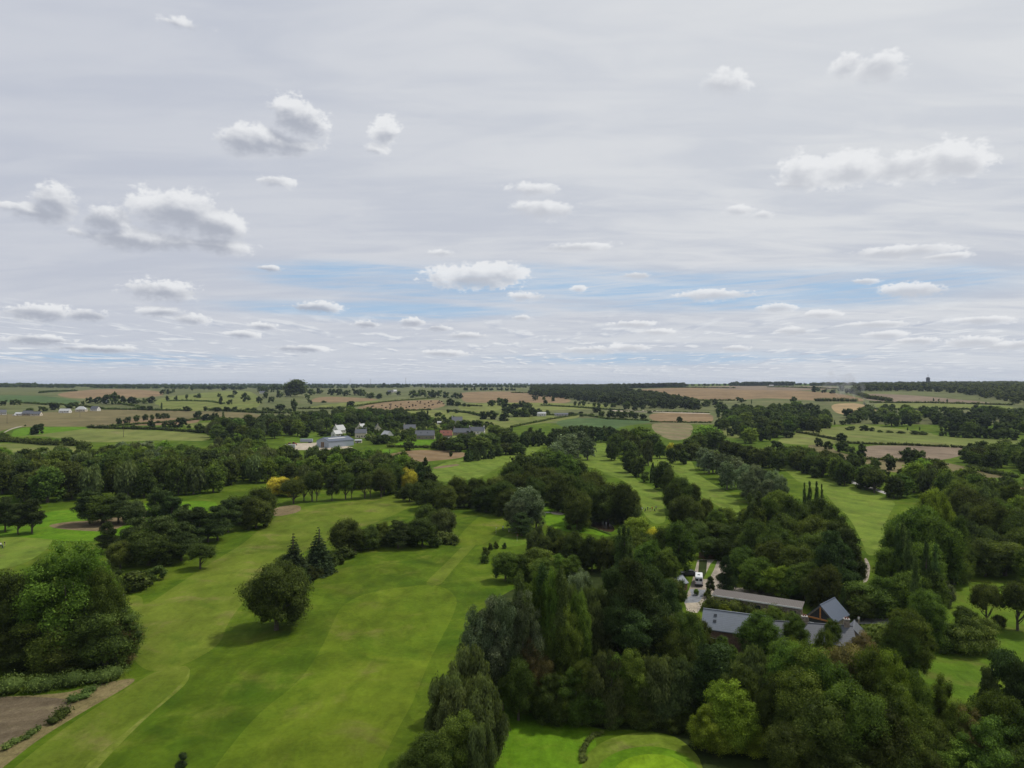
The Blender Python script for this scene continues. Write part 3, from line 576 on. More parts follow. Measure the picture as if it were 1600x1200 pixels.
LM = {'o': leafmat('dark leaves', (0.042, 0.064, 0.014), (0.079, 0.110, 0.022), 0.33), 'm': leafmat('green leaves', (0.059, 0.099, 0.018), (0.101, 0.153, 0.027), 0.38),
      'w': leafmat('silver leaves', (0.077, 0.109, 0.043), (0.158, 0.198, 0.109), 0.23), 'b': leafmat('birch leaves', (0.070, 0.095, 0.033), (0.112, 0.146, 0.051), 0.38),
      'p': leafmat('poplar leaves', (0.054, 0.092, 0.024), (0.088, 0.135, 0.038), .3), 'n': leafmat('pine needles', (0.029, 0.051, 0.015), (0.056, 0.086, 0.024), 0.20),
      's': leafmat('spruce needles', (0.029, 0.049, 0.020), (0.051, 0.078, 0.030), 0.18), 'c': leafmat('cypress foliage', (0.034, 0.060, 0.018), (0.054, 0.086, 0.024), 0.20),
      'u': leafmat('shrub leaves', (0.059, 0.093, 0.021), (0.099, 0.138, 0.033), 0.28), 'l': leafmat('fresh leaves', (0.090, 0.149, 0.021), (0.141, 0.217, 0.033), 0.40),
      'g': leafmat('lime leaves', (0.120, 0.187, 0.018), (0.226, 0.307, 0.039), 0.40), 'y': leafmat('yellow leaves', (0.310, 0.299, 0.033), (0.535, 0.508, 0.068), 0.38),
      'r': leafmat('reddish leaves', (0.106, 0.099, 0.036), (0.162, 0.138, 0.051), 0.33), 'k': leafmat('laurel leaves', (0.070, 0.110, 0.018), (0.130, 0.172, 0.038), 0.23)}
LM['t'] = LM['o']
# kind code -> (form, material, object name, category, description)
SP = {'o': ('o', 'o', 'broadleaf_tree', 'tree', 'dark broad tree'), 't': ('t', 'o', 'stemmed_tree', 'tree', 'dark bare-stemmed tree'), 'm': ('m', 'm', 'leafy_tree', 'tree', 'mid-green tree'),
      'w': ('w', 'w', 'silver_poplar', 'tree', 'silvery poplar'), 'b': ('b', 'b', 'birch_tree', 'tree', 'drooping olive birch'),
      'p': ('p', 'p', 'poplar_tree', 'tree', 'slim columnar poplar'), 'n': ('n', 'n', 'pine_tree', 'tree', 'dark layered pine'),
      's': ('s', 's', 'spruce_tree', 'tree', 'pointed dark spruce'), 'c': ('c', 'c', 'cypress_tree', 'tree', 'dense cone-shaped conifer'),
      'u': ('u', 'u', 'shrub', 'shrub', 'rounded green shrub'), 'l': ('m', 'l', 'fresh_green_tree', 'tree', 'fresh light-green tree'),
      'g': ('m', 'g', 'feathery_tree', 'tree', 'lime-green feathery tree'), 'y': ('o', 'y', 'golden_tree', 'tree', 'golden yellow tree'),
      'r': ('m', 'r', 'reddish_tree', 'tree', 'reddish-brown tinged tree'), 'k': ('u', 'k', 'laurel_bush', 'bush', 'glossy bright laurel bush'),
      'v': ('u', 'w', 'grey_shrub', 'shrub', 'pale grey-green shrub'), 'x': ('u', 'o', 'dark_shrub', 'shrub', 'dark round bush')}
PROTO = {}
def proto(form, var, far):
    k = (form, var, far)
    if k not in PROTO:
        PROTO[k] = (crown_mesh(form, var + 50 * far, far, LM[form]), trunk_mesh(form, var, barkpale if form in 'bw' else bark))
    return PROTO[k]
NVAR = {'t': 3, 'o': 5, 'm': 4, 'n': 3, 'w': 3, 'b': 3, 'p': 2, 's': 2, 'c': 2, 'u': 3}
trng = random.Random(11)
TREES = []   # (code, x, y, z, W, H, px) per cluster
PLAN = []
def mk_tree(*a): PLAN.append(a)
def plant_tree(code, x, y, W, H, label, group, dist):
    form, mat, name, cat, _ = SP[code]; far = 1 if dist > 330 or (form == 'u' and dist > 190) else 2 if dist < 160 else 0; k = NVAR[form] if far != 1 else min(3, NVAR[form])
    cm, tm = proto(form, trng.randrange(k), far); W0, H0 = KIND[form][:2]
    root = empty(name, (x, y, z0(x, y) - .05), trng.uniform(0, 6.28)); tag(root, label, cat, group)
    root.scale = (W / W0, W / W0, H / H0)
    c = link(bpy.data.objects.new('crown', cm), root)
    if mat != form: c.material_slots[0].link = 'OBJECT'; c.material_slots[0].material = LM[mat]
    if cat == 'tree' and dist < 900: link(bpy.data.objects.new('trunk', tm), root)
LIMIT = 290
def plant_all():
    """the 290 of each kind that show largest stand as objects of their own, the rest of that kind as one far mass"""
    by = {}
    for a in PLAN: by.setdefault(SP[a[0]][2], []).append(a)
    for name, ts in by.items():
        ts.sort(key=lambda a: -(a[3] * a[4] / a[7] ** 2)); ind, rest = ts[:LIMIT], ts[LIMIT:]
        seen = {}
        for a in ind: seen[a[5]] = seen.get(a[5], 0) + 1
        for a in ind: plant_tree(*a)
        if rest: mass('distant_trees', 'smaller dark trees filling the middle and far woods', [(a[1], a[2], a[3], a[4]) for a in rest], LM[SP[rest[0][0]][1]], near=True)
ORD = ['leftmost', 'second from left', 'third from left', 'fourth from left', 'fifth from left', 'sixth from left', 'seventh from left', 'eighth from left', 'ninth from left', 'tenth from left', 'eleventh from left', 'twelfth from left', 'thirteenth from left', 'fourteenth from left', 'fifteenth from left', 'sixteenth from left', 'seventeenth from left', 'eighteenth from left', 'nineteenth from left', 'twentieth from left']
def emit(lst, phrase, group):
    """lst of (code,x,y,W,H); unique label per tree from its rank among its like in the cluster"""
    by = {}
    for t in lst: by.setdefault(SP[t[0]][4], []).append(t)
    for desc, ts in by.items():
        ts.sort(key=lambda t: t[1] / t[2])
        n = len(ts)
        if n > 18:     # split by depth into rows
            ts2 = sorted(ts, key=lambda t: math.hypot(t[1], t[2])); rows = math.ceil(n / 18); per = math.ceil(n / rows); names = ['front row', 'second row', 'third row', 'fourth row', 'fifth row', 'sixth row', 'seventh row', 'eighth row']
            seq = [(sorted(ts2[i * per:(i + 1) * per], key=lambda t: t[1] / t[2]), names[i]) for i in range(rows)]
        else: seq = [(ts, '')]
        for row, rn in seq:
            for i, t in enumerate(row):
                if n == 1: lab = '%s %s' % (desc, phrase)
                elif len(row) <= 2: lab = '%s %s %s' % (('left' if i == 0 else 'right'), desc, phrase) if n == 2 else '%s %s %s, %s' % (('left' if i == 0 else 'right'), desc, phrase, rn)
                else: lab = '%s %s %s%s' % (desc, phrase, (', ' + rn + ', ') if rn else ', ', ORD[i] if i < len(row) - 1 or i == 0 else 'rightmost')
                if len(lab.split()) > 16: print('LONG', lab)
                mk_tree(t[0], t[1], t[2], t[3], t[4], lab, group if len(lst) > 1 else None, math.hypot(t[1], t[2]))
def top(px, py, wpx, H):
    p = G(px, py, H); return p.x, p.y, wpx * p.y / FX * 1.08, H
def C(k, phrase, group, s, mode='T', extra=(), dmin=0):
    ox, oy, q = {0: (0, 0, 1), 1: (0, 580, .25), 2: (400, 580, .25), 3: (800, 580, .25), 4: (1200, 580, .25)}[k]; out = []
    for e in s.split():
        c = e[0]; a = [float(t) for t in e[1:].split(',')]
        px, py = ox + a[0] * q, oy + a[1] * q
        if mode == 'T':
            if dmin: a[3] = min(a[3], CAMH - (py - 600) * dmin / FX)
            x, y, W, H = top(px, py, a[2] * q, a[3])
        else: p = G(px, py); x, y, W, H = p.x, p.y, a[2] * q * p.y / FX, a[3] * q * p.y / FX
        if W > 0.3: out.append((c, x, y, W, H))
    emit(out + list(extra), phrase, group)
def fill(poly, step, codes, Hr, seed, wr=(.62, .85)):
    """trees spread over a ground area outlined by its pixels, spaced step metres"""
    P = [G(*p) for p in poly]; P = [(p.x, p.y) for p in P]; rng = random.Random(seed); out = []
    xs = [p[0] for p in P]; ys = [p[1] for p in P]
    def inside(x, y):
        r = False
        for i in range(len(P)):
            (a, b_), (c, d) = P[i], P[i - 1]
            if (b_ > y) != (d > y) and x < (c - a) * (y - b_) / (d - b_) + a: r = not r
        return r
    y = min(ys); row = 0
    while y < max(ys):
        x = min(xs) + (step / 2 if row % 2 else 0)
        while x < max(xs):
            xx, yy = x + rng.uniform(-.3, .3) * step, y + rng.uniform(-.3, .3) * step
            if inside(xx, yy):
                H = rng.uniform(*Hr); out.append((rng.choice(codes), xx, yy, H * rng.uniform(*wr), H))
            x += step
        y += step * .87; row += 1
    return out
# ---------------------------------------------------------------- trees one can point at
C(0, 'standing alone on the fairway with its shadow', None, 'o432,872,101,14.6')
C(0, 'in the fairway hedge by the lone tree', 'spruces by the fairway', 's459,832,52,12.5 s497,822,50,12.5')
C(0, 'in the tall clump above the brown crop', 'clump at the left edge',
  'l108,838,132,22.5 m66,868,64,20 l142,856,70,20 m156,880,70,18 o18,884,95,20 o165,932,110,14 m95,925,120,15 o30,945,120,13 o110,975,120,9.5 o0,955,90,12 o55,985,110,8.5 r185,965,65,10 o130,1000,80,7 o-40,900,110,20 o-60,960,120,15', dmin=123)
C(0, 'between the two left fairways', 'trees between the left fairways',
  'n215,808,60,12 n250,806,70,12.5 o232,820,70,11 n168,815,36,9 o188,842,38,8 n283,815,55,11 n310,792,52,11 n340,790,52,11 n290,788,45,11 o375,770,60,11 o408,758,50,12.5 o400,775,50,11 n356,780,45,11 o265,835,50,8 o200,838,40,7 n325,802,50,9')
C(0, 'by the far left dirt patch', 'pines by the dirt patch', 'n140,762,46,13 m160,768,62,11.5 n185,770,46,11 b207,778,38,9 n250,756,44,15 n268,770,40,12')
C(0, 'at the left end of the far green', 'pines at the left end of the green', 'n8,776,38,12 n28,786,32,10.5 n50,780,40,11.5 n-20,775,40,12')
C(0, 'standing alone on the left fairway edge', None, 't313,848,42,7')
C(0, 'under the trees left of the left fairway', 'shrubs left of the fairway', 'u245,880,28,4.2 x205,887,54,5.5 x182,889,44,6 x225,890,30,4')
C(0, 'in the hedge beside the lone tree', 'shrubs beside the lone tree', 'm450,862,58,7 x484,878,26,4.5 x498,876,20,4 u517,861,26,5 x531,866,15,2.8 u542,851,32,3.8 u470,880,26,5 x508,868,20,4')
C(0, 'in the middle fairway tree group', 'middle fairway tree group', 'o540,806,52,11 o575,820,40,7.5 m598,812,30,7.5 m590,826,34,5.5 n622,813,42,8.5 o660,806,50,9.5 o665,785,34,10.5 b692,787,38,11 m555,825,40,7 o640,812,34,8')
C(0, 'at the foot of the middle tree group', 'shrubs of the middle tree group', 'u697,828,34,4 u708,833,24,3.4 u680,836,24,3.6 u612,838,26,3')
C(0, 'above the middle fairway', 'trees above the middle fairway', 'o677,748,52,12 o715,742,34,13 o725,760,34,8.5 o745,742,38,13 o775,740,42,13.5 o640,752,30,8.5 o790,756,46,12 o695,752,40,12 o760,752,44,12 o654,750,26,10 x625,765,20,3.6')
C(2, 'in the row along the upper fairway', 'row along the upper fairway', 't235,828,150,170 t350,812,140,185 n475,810,95,190 t380,812,90,170 t560,802,130,175 t597,798,70,160 t680,795,120,175 t782,788,130,180 t300,812,110,170 t715,788,70,150', 'B')
C(0, 'behind the row tn the upper fairway', 'yellow trees behind the row', 'y435,743,40,9 y464,744,20,9 y450,746,26,8.5')
C(0, 'beside the upper fairway bend', None, 'y638,729,28,12')
C(0, 'around the upper fairway bend', 'trees at the fairway bend', 'l630,705,40,16 o645,714,32,14 c665,714,24,14 c657,722,26,13 o618,722,40,14 o600,728,40,13 o670,735,30,9')
C(0, 'at the fairway end below the hamlet', 'cone conifers below the hamlet', 'c732,700,17,8.6 c744,698,15,9 c755,696,15,9 c767,698,14,8')
C(0, 'between the hamlet and the course', 'trees between hamlet and course', 'o697,680,30,11 o730,676,48,12 o760,674,42,13 m778,664,40,15 m750,680,40,12 o795,672,34,13 o790,690,30,9 o808,690,30,9 o712,682,30,11 o775,692,24,9')
C(2, 'in the stubble below the stone barn', 'single trees below the barn', 'o957,495,80,72 o1115,487,55,55 x1155,487,40,38 o1219,533,28,32', 'B')
C(0, 'in the belt between upper fairways', 'belt between fairways',
  'w885,673,46,20 w903,671,36,19 w918,678,26,17 w868,686,36,18 m855,697,38,16 m870,702,36,16 m888,708,36,16 o840,705,38,15 o815,705,42,16 o902,716,32,13 o800,720,40,16 o830,722,44,15 o858,726,42,15 m878,726,34,14 o850,740,38,13 o872,744,36,14 w822,752,58,17 w806,768,38,14 w838,768,34,13 o784,742,42,15 o890,738,30,13 o835,742,36,13 o818,735,40,14 o795,735,36,14 n815,800,40,8 o870,735,38,14')
C(0, 'in the big dark clump above the pond', 'dark clump above the pond', 'o928,731,52,17 o912,744,50,17 o902,760,46,15 o950,746,50,16.5 o975,750,42,16 o968,766,44,11.5 b985,780,30,9 o945,770,48,10.5 o922,770,48,10.5 o940,756,50,14.5 o990,765,28,10.5 o905,780,36,7.5 b875,774,32,5 o888,776,26,6.5')
C(0, 'along the right side of the centre fairway', 'trees right of the centre fairway', 'o982,687,27,15 o985,702,26,13 o998,713,26,11 l1000,661,39,21 o975,667,26,19 o962,676,26,16 b1013,684,19,17 o1022,674,31,16 m1031,687,20,12.5 o1048,694,17,12 o1062,690,22,12 o1078,682,29,14 o955,688,22,13 o1068,700,20,10 x963,701,8,4 o990,676,29,17')
C(0, 'at the head of the second fairway', None, 'y1048,690,17,11')
C(0, 'between the two centre fairways', 'trees between the centre fairways', 'c1020,722,11,10.5 o1036,719,33,14 o1062,739,39,14.5 o1068,766,45,13.5 o1104,774,25,11 o1122,792,30,9.5 o1052,750,31,13 o1086,776,31,12 x1008,735,16,6 o1045,728,23,14 o1084,752,23,11')
C(0, 'in the row right of the second fairway', 'silver poplar row', 'w1100,697,32,14 w1114,698,30,15 w1128,704,30,15 w1141,706,30,16 w1153,711,30,16 w1166,715,32,17 w1180,719,32,17 w1194,721,32,17 w1207,727,32,17 w1219,735,28,16 w1108,704,28,13 w1136,716,30,15 w1170,730,34,15 w1200,738,34,15')
C(0, 'behind the silvery row', 'trees behind the silver row', 'l1103,661,50,18 l1172,666,28,14 m1118,670,36,15 o1135,685,30,14 o1150,690,30,14 o1168,695,30,13 o1185,697,32,13 o1202,694,28,14 o1090,674,28,14 o1085,690,28,12 o1215,700,28,13')
C(0, 'in the clump left of the right fairway', 'clump left of the right fairway', 'p1257,754,8,17 p1265,752,10,17.5 p1276,752,10,17.5 p1284,756,7,17 m1215,755,44,16 p1172,768,18,17 p1186,768,20,17 m1178,772,38,16 m1200,765,38,16 o1240,772,52,16 o1280,772,50,15 o1300,784,42,14 o1308,800,50,15 n1322,824,54,15 n1300,828,60,16 o1336,855,34,10 o1268,800,55,15 o1225,795,55,15 o1270,825,60,14 o1215,815,60,14 o1180,808,50,13 o1245,845,60,12 o1205,838,55,12 n1318,850,50,12')
C(0, 'beyond the drive between pond and house', 'trees beyond the drive', 'm1057,808,62,15.5 l997,802,52,12 y1020,817,22,10 p968,824,18,16 p982,824,18,16 p975,821,20,17 m1015,838,52,12 o1035,820,44,13 o1084,808,44,9.6 o1114,808,40,8.2 o1146,816,42,8.2 o1168,832,40,7 m1165,850,50,9.5 m1040,850,44,11 o1110,835,40,6.8 o1132,838,36,6.8')
C(0, 'in the row below the pond', 'row below the pond', 'b838,822,34,9 o866,820,36,10 o900,825,38,11 o925,834,38,10 o945,836,32,10 o850,832,34,8.5 o883,832,34,9 o912,840,34,8')
C(0, 'beside the tee strip', 'trees beside the tee strip', 'm790,854,44,8.8 m838,850,60,9 m815,858,40,8 l890,866,44,6.5 v898,882,30,4 l868,862,36,7 m850,868,46,8')
C(0, 'on the tee strip grass', 'shrubs on the tee strip', 'x759,852,15,3.6 x766,846,9,2.6 x775,845,9,2.4 u788,846,8,2.2 x757,862,14,3.2')
C(0, 'in the yard of the farmhouse', 'trees in the farm yard', 'n1135,868,32,10 l1188,868,64,9 m1258,872,62,9.8 g1215,880,50,8 m1232,885,50,7.5 o1280,888,50,9 o1290,870,50,12 n1110,900,16,4.5 u1106,918,12,2.4 l1088,918,9,1.8 g1132,943,20,3 x1185,925,36,3.4 x1150,932,40,3.4 x1240,955,30,3 u1295,968,15,2')
C(0, 'right of the barn along the gravel track', 'trees along the gravel track', 'm1363,902,84,8.5 p1318,915,11,6.9 m1382,895,56,9.6 o1340,915,44,6.8 k1375,970,74,5.2 m1419,940,74,13 m1448,917,62,12 r1350,985,60,9 m1405,960,60,11 o1348,925,44,6')
C(0, 'in the tall stand beside the right fairway', 'tall stand right', 'l1455,752,46,22 l1475,765,40,22 m1440,770,60,21 m1420,788,76,20 m1465,785,70,21 m1490,800,56,17 m1400,812,46,17 m1470,825,66,14 m1440,830,70,16 m1490,850,50,10 p1430,862,17,17 p1447,842,18,17 p1462,850,17,16 p1411,815,20,18 p1402,822,18,17 v1480,905,28,6 o1498,830,46,12.5 p1420,828,18,18 m1390,840,44,14 m1420,880,60,12 m1455,880,60,12')
C(0, 'behind the right lawn', 'trees behind the right lawn', 'o1510,757,54,14 o1545,778,52,15 o1572,788,52,15 o1600,795,60,15 b1530,815,58,12 m1570,836,72,10.5 o1595,820,60,12 o1525,775,40,14 m1610,850,60,10 o1540,840,60,10')
C(0, 'on the right lawn', 'trees on the right lawn', 't1541,905,42,9.5 t1590,908,56,10 o1508,942,34,5 x1560,958,24,3')
C(0, 'on the right lawn', 'laurels on the right lawn', 'k1482,963,60,6.2 k1510,960,62,7 k1535,961,56,6.6')
C(0, 'beside the fairway in the foreground clump', 'silver poplars of the foreground clump', 'w765,924,84,18 w742,938,56,17 w785,905,60,20 w820,915,60,19 w800,940,70,16 w905,872,50,18')
C(0, 'in the foreground clump', 'tall poplars of the foreground clump', 'p812,890,32,21 p848,874,32,22 m862,882,40,21.5 p877,880,32,22 b893,895,40,19 m836,888,40,20 m825,905,44,19 m905,915,44,18 m868,915,50,18 m885,940,50,16 l850,905,40,19 b925,900,60,17 b930,940,60,14 m855,945,70,15')
C(0, 'at the edge of the big fairway', 'birches by the big fairway', 'b732,1004,76,13.5 b702,1040,74,12 b758,1062,78,11.5 b712,1072,84,10.5 m672,1140,90,7.5 m722,1108,80,9.5 m655,1168,80,5.5 b748,1118,54,9.5 o760,1085,50,9 m700,1150,80,6.5 o690,1070,40,10 b745,1040,50,12 m640,1190,60,3.5 m745,1165,60,5')
C(0, 'in the dark mass left of the drive', 'dark mass left of the drive', 'n985,870,78,21 n1018,880,72,19 n955,885,60,18 n1000,905,80,17 n1045,905,50,14 n965,930,70,15 o1070,948,64,13 o1088,958,44,10.5 o1045,955,60,12.5 n1020,940,70,14 o1060,985,60,10 k1052,898,36,6 k1064,904,22,5 n990,955,80,13 o1100,972,36,8')
C(0, 'above the putting green', 'trees above the putting green', 'b945,1014,70,12 m960,1016,50,12.5 m987,1010,58,12.5 b1027,1014,76,12.5 b1063,1026,78,12.5 m900,1040,66,11 m1000,1040,60,10.5 m880,1056,54,9.5 u850,1086,38,4.2 r829,994,62,11.5 r845,1010,50,10 m930,1055,70,9.5 b1040,1050,70,10.5 o1075,1065,70,9 o920,1085,60,6.5 o1000,1085,70,6.5 o1050,1095,60,6 o810,1020,60,10 m915,1020,50,12 o860,1050,60,8.5', dmin=102.6)
C(0, 'under the trees above the putting green', 'bushes above the putting green', 'x868,1118,46,28 x905,1126,50,30 x950,1132,54,34 x1000,1134,56,36 x1048,1136,56,34 x1090,1146,50,34', 'B')
C(0, 'overhanging the path right of the putting green', 'lime green trees by the putting green', 'g1140,1060,88,9.6 g1106,1096,62,7.6 g1150,1086,86,8.6 g1190,1098,74,7.6 g1135,1114,76,6.4 g1172,1120,76,6', dmin=94.5)
C(0, 'in front of the farmhouse', 'trees in front of the farmhouse', 'n1118,1004,104,11.5 b1173,1006,72,12.5 m1188,952,64,9.5 m1130,992,40,6.5 m1210,945,50,8 m1235,1000,84,14 m1265,985,92,16 m1225,990,80,13 r1318,988,96,16 m1240,982,44,12.5 m1290,978,44,12 m1360,1000,96,16 l1392,1008,70,16 m1425,1032,74,14 m1290,1010,96,15 m1258,1040,110,13 m1330,1050,110,14 m1398,1060,100,13 o1212,1050,70,11 o1240,1085,80,10 o1290,1090,110,11 o1370,1100,110,10.5 o1240,1130,90,8 o1320,1140,110,8 o1415,1120,80,9 o1160,1035,70,10.5 m1245,960,40,8 m1300,965,34,7.5 o1390,1150,100,7 o1270,1160,90,6')
C(0, 'in the bottom right corner', 'trees in the bottom right corner', 'm1468,1048,54,12.5 m1500,1090,70,10 r1512,1100,60,9.5 m1562,1064,84,12.5 n1570,1014,78,14.5 n1605,1030,70,14.5 n1595,1055,80,12 l1478,1150,112,6.5 m1545,1115,100,9.5 m1600,1100,100,10.5 o1450,1110,70,9 m1590,1160,100,7 o1440,1160,70,6 m1640,1080,100,11 n1545,1045,40,12')
# ---------------------------------------------------------------- woods as single trees
def W(phrase, group, poly, step, codes, Hr, seed, wr=(.68, .9)): emit(fill(poly, step, codes, Hr, seed, wr), phrase, group)
W('in the dark wood behind the left green', 'dark wood behind the left green', [(-60, 775), (0, 778), (70, 792), (110, 785), (230, 780), (320, 776), (415, 750), (420, 738), (330, 740), (150, 748), (-60, 750)], 11.5, 'ooonmbo', (13, 17), 1)
W('below the bright pasture', 'wood below the pasture', [(-60, 732), (50, 726), (150, 722), (260, 716), (340, 722), (400, 732), (330, 738), (150, 746), (-60, 748)], 12, 'ommmblw', (10, 14), 2, (.8, 1.05))
W('in the wood left of the hamlet sheds', 'wood left of the sheds', [(325, 705), (370, 694), (425, 718), (470, 730), (520, 724), (600, 728), (640, 746), (618, 764), (520, 768), (430, 758), (360, 740)], 13, 'oomomnbl', (11, 15), 3)
W('in the wood behind the hamlet', 'wood behind the hamlet', [(320, 690), (345, 672), (430, 664), (500, 655), (545, 650), (620, 655), (690, 664), (640, 668), (560, 668), (515, 672), (470, 682), (430, 688), (390, 700)], 19, 'oomomb', (12, 17), 4, (.8, 1.05))
W('at the head of the fairways', 'dark line at the fairway head', [(790, 690), (870, 688), (880, 680), (960, 684), (1000, 690), (990, 700), (930, 690), (890, 700), (800, 700)], 13, 'oono', (10, 13), 5)
W('in the long row along the road', 'row along the road', [(1228, 722), (1250, 722), (1320, 742), (1390, 768), (1420, 780), (1410, 784), (1370, 775), (1310, 757), (1240, 736)], 8.5, 'otmto', (10, 13), 6, (.75, .95))
W('in the wood right of the long row', 'wood right of the row', [(1420, 745), (1500, 765), (1560, 790), (1660, 808), (1660, 880), (1520, 885), (1520, 830), (1500, 800), (1420, 772)], 11.5, 'oommbl', (11, 15), 7)
W('in the clump below the olive field', 'clump right of the stubble', [(1270, 725), (1300, 722), (1420, 735), (1500, 760), (1480, 765), (1400, 745), (1310, 735)], 14, 'oomo', (8, 11), 8)
W('between the pond row and the drive', 'trees between pond row and drive', [(930, 885), (960, 872), (1010, 868), (1040, 880), (1050, 900), (980, 910)], 9, 'mooob', (8, 11), 9)
W('behind the farm yard', 'trees behind the farm yard', [(1060, 842), (1150, 828), (1290, 850), (1335, 880), (1320, 900), (1230, 895), (1190, 880), (1160, 852), (1110, 844)], 10, 'oommbn', (9, 13), 10)
W('in the hedge beyond the right lawn', 'hedge trees beyond the right lawn', [(1515, 888), (1640, 888), (1640, 897), (1510, 897)], 6, 'xxu', (2.5, 3.5), 12, (1.2, 1.6))
W('in the wood beyond the right pasture', 'right middle wood', [(1310, 652), (1420, 645), (1470, 647), (1580, 650), (1700, 648), (1700, 682), (1560, 684), (1480, 680), (1470, 664), (1380, 668), (1330, 664)], 27, 'ooom', (12, 17), 13, (.9, 1.2))
W('in the wood below the brown hill', 'left middle wood', [(1120, 668), (1150, 645), (1250, 640), (1300, 655), (1290, 675), (1230, 682), (1200, 690), (1150, 690)], 24, 'ooom', (12, 17), 14, (.85, 1.1))
W('in the copse right of the mauve stubble', 'copse right of the stubble', [(1475, 726), (1530, 712), (1620, 712), (1700, 716), (1700, 745), (1590, 740), (1540, 736)], 14, 'ooom', (9, 12.5), 15, (.85, 1.05))
W('in the hedge line above the tan stubble', 'hedge trees above the tan stubble', [(1330, 750), (1420, 742), (1520, 752), (1640, 752), (1640, 762), (1520, 762), (1430, 756)], 12, 'xuom', (4, 7), 16, (.9, 1.3))
# ---------------------------------------------------------------- scattered field trees, farther out
C(1, 'along the hedges of the upper left fields', 'field trees upper left',
  'o28,215,48,42 o78,212,45,40 o110,210,45,42 o180,262,55,40 o268,250,58,38 o338,242,70,58 o450,232,75,48 o515,208,32,28 o565,200,60,48 o610,202,60,50 o660,205,60,70 o715,208,90,90 o760,205,55,65 o815,203,55,52 o855,203,60,50 o905,203,44,42 o945,200,55,52 o895,243,42,34 o938,245,42,36 p1010,240,14,45 o1020,145,42,38 o1058,143,38,38 o1085,135,22,30 o1045,184,28,38 o1097,180,26,34 o1166,174,22,36 o1232,167,52,35 o1200,120,24,36 o1275,115,20,26 o1310,115,45,28 o1380,207,26,62 o1400,118,45,32 o1468,147,38,32 o1445,165,50,22 o1370,162,32,30 o1435,207,38,38 o1170,250,55,35 x1095,250,34,18 o1285,248,30,32 o1360,252,52,34 o1420,252,48,38 o1465,252,38,38 o1550,255,45,32 o1585,255,45,32 o1540,190,60,70', 'B')
C(1, 'in the line across the mown hay field', 'line across the hay field', 'o743,333,42,48 o795,325,46,50 o851,315,44,47 o908,308,42,44 o950,303,30,38 o990,298,38,45 o1020,296,40,42 o1048,294,34,36', 'B')
C(1, 'in the hedge above the bright pasture', 'hedge trees above the pasture', 'o945,362,52,68 o1030,352,46,46 o1075,352,56,46 o1135,350,76,76 x1180,357,28,30 x830,362,34,32 o1250,387,78,68 o1325,387,48,48 o1375,387,44,44 o1235,290,52,52 o1290,308,62,52 o1345,318,66,68 p1395,306,22,54 o1440,375,60,50 o1490,380,60,45', 'B')
C(1, 'alone in the pasture by the pale track', None, 'o232,395,82,82', 'B')
C(1, 'along the low hedge in the left pasture', 'bushes in the left pasture', 'x25,425,66,46 x110,440,46,32 x160,450,60,38 x210,452,66,42 x255,456,66,44 x300,456,60,42 o425,462,82,62 x350,458,66,38 x395,462,50,34 x470,466,66,32 x510,472,60,26 o10,545,100,70 x157,344,14,12', 'B')
C(2, 'on the ridge around the giant round tree', 'ridge trees', 'o30,135,50,50 o60,130,40,40 o105,130,40,55 o120,110,36,38 o20,200,50,50 o150,165,50,60 o60,170,50,50 o95,195,50,45 o345,150,60,50 o400,140,50,45 o470,150,60,50 o520,150,60,50 o570,155,60,45 o620,150,60,50 o670,155,60,55 o240,255,46,92 o320,175,40,40 o330,200,25,30 x425,197,38,16 o590,225,56,48 o150,245,70,50 o60,255,60,35 o200,258,60,30 o100,258,60,30 o345,205,18,30 o700,165,40,30 o770,172,60,40 o720,170,60,45', 'B')
C(2, 'towering over the ridge', None, 'o248,160,158,112', 'B')
C(2, 'on the far ridge by the white houses', 'ridge trees by the white houses', 'o810,98,50,30 o870,98,60,28 o940,100,60,24 o1025,96,40,22 o990,165,70,60 o1040,160,70,55 o1090,165,70,60 o1140,165,70,55 o1190,168,60,50 o1240,170,60,45 o1275,170,50,40 o1215,215,62,50 o1262,218,44,36 o1300,220,30,24 o1330,222,30,18 o1475,218,60,48 o1530,215,60,60 o1560,215,40,55 o1140,282,52,32 p1073,278,14,48 o1200,262,22,30 o1252,262,24,30 o830,150,40,30 o890,150,40,30', 'B')
C(2, 'around the hamlet gardens', 'garden trees of the hamlet', 'o600,405,90,70 o700,385,100,80 o745,375,60,60 o850,370,110,70 o780,455,110,75 o820,450,70,60 o900,435,90,65 o1010,345,60,35 o1060,345,70,45 o950,300,70,50 o990,310,60,40 o1190,335,60,40 o1250,370,80,50 o1310,355,90,60 o1380,350,80,55 o1420,300,60,60 o1480,300,90,60 o1550,310,80,70 o300,415,70,45 o420,405,100,50 o470,400,60,40 o1100,345,36,24 o1330,400,70,35 o1580,390,60,50 l1500,370,70,35 o560,330,90,40 o650,320,90,40 o930,280,70,30', 'B')
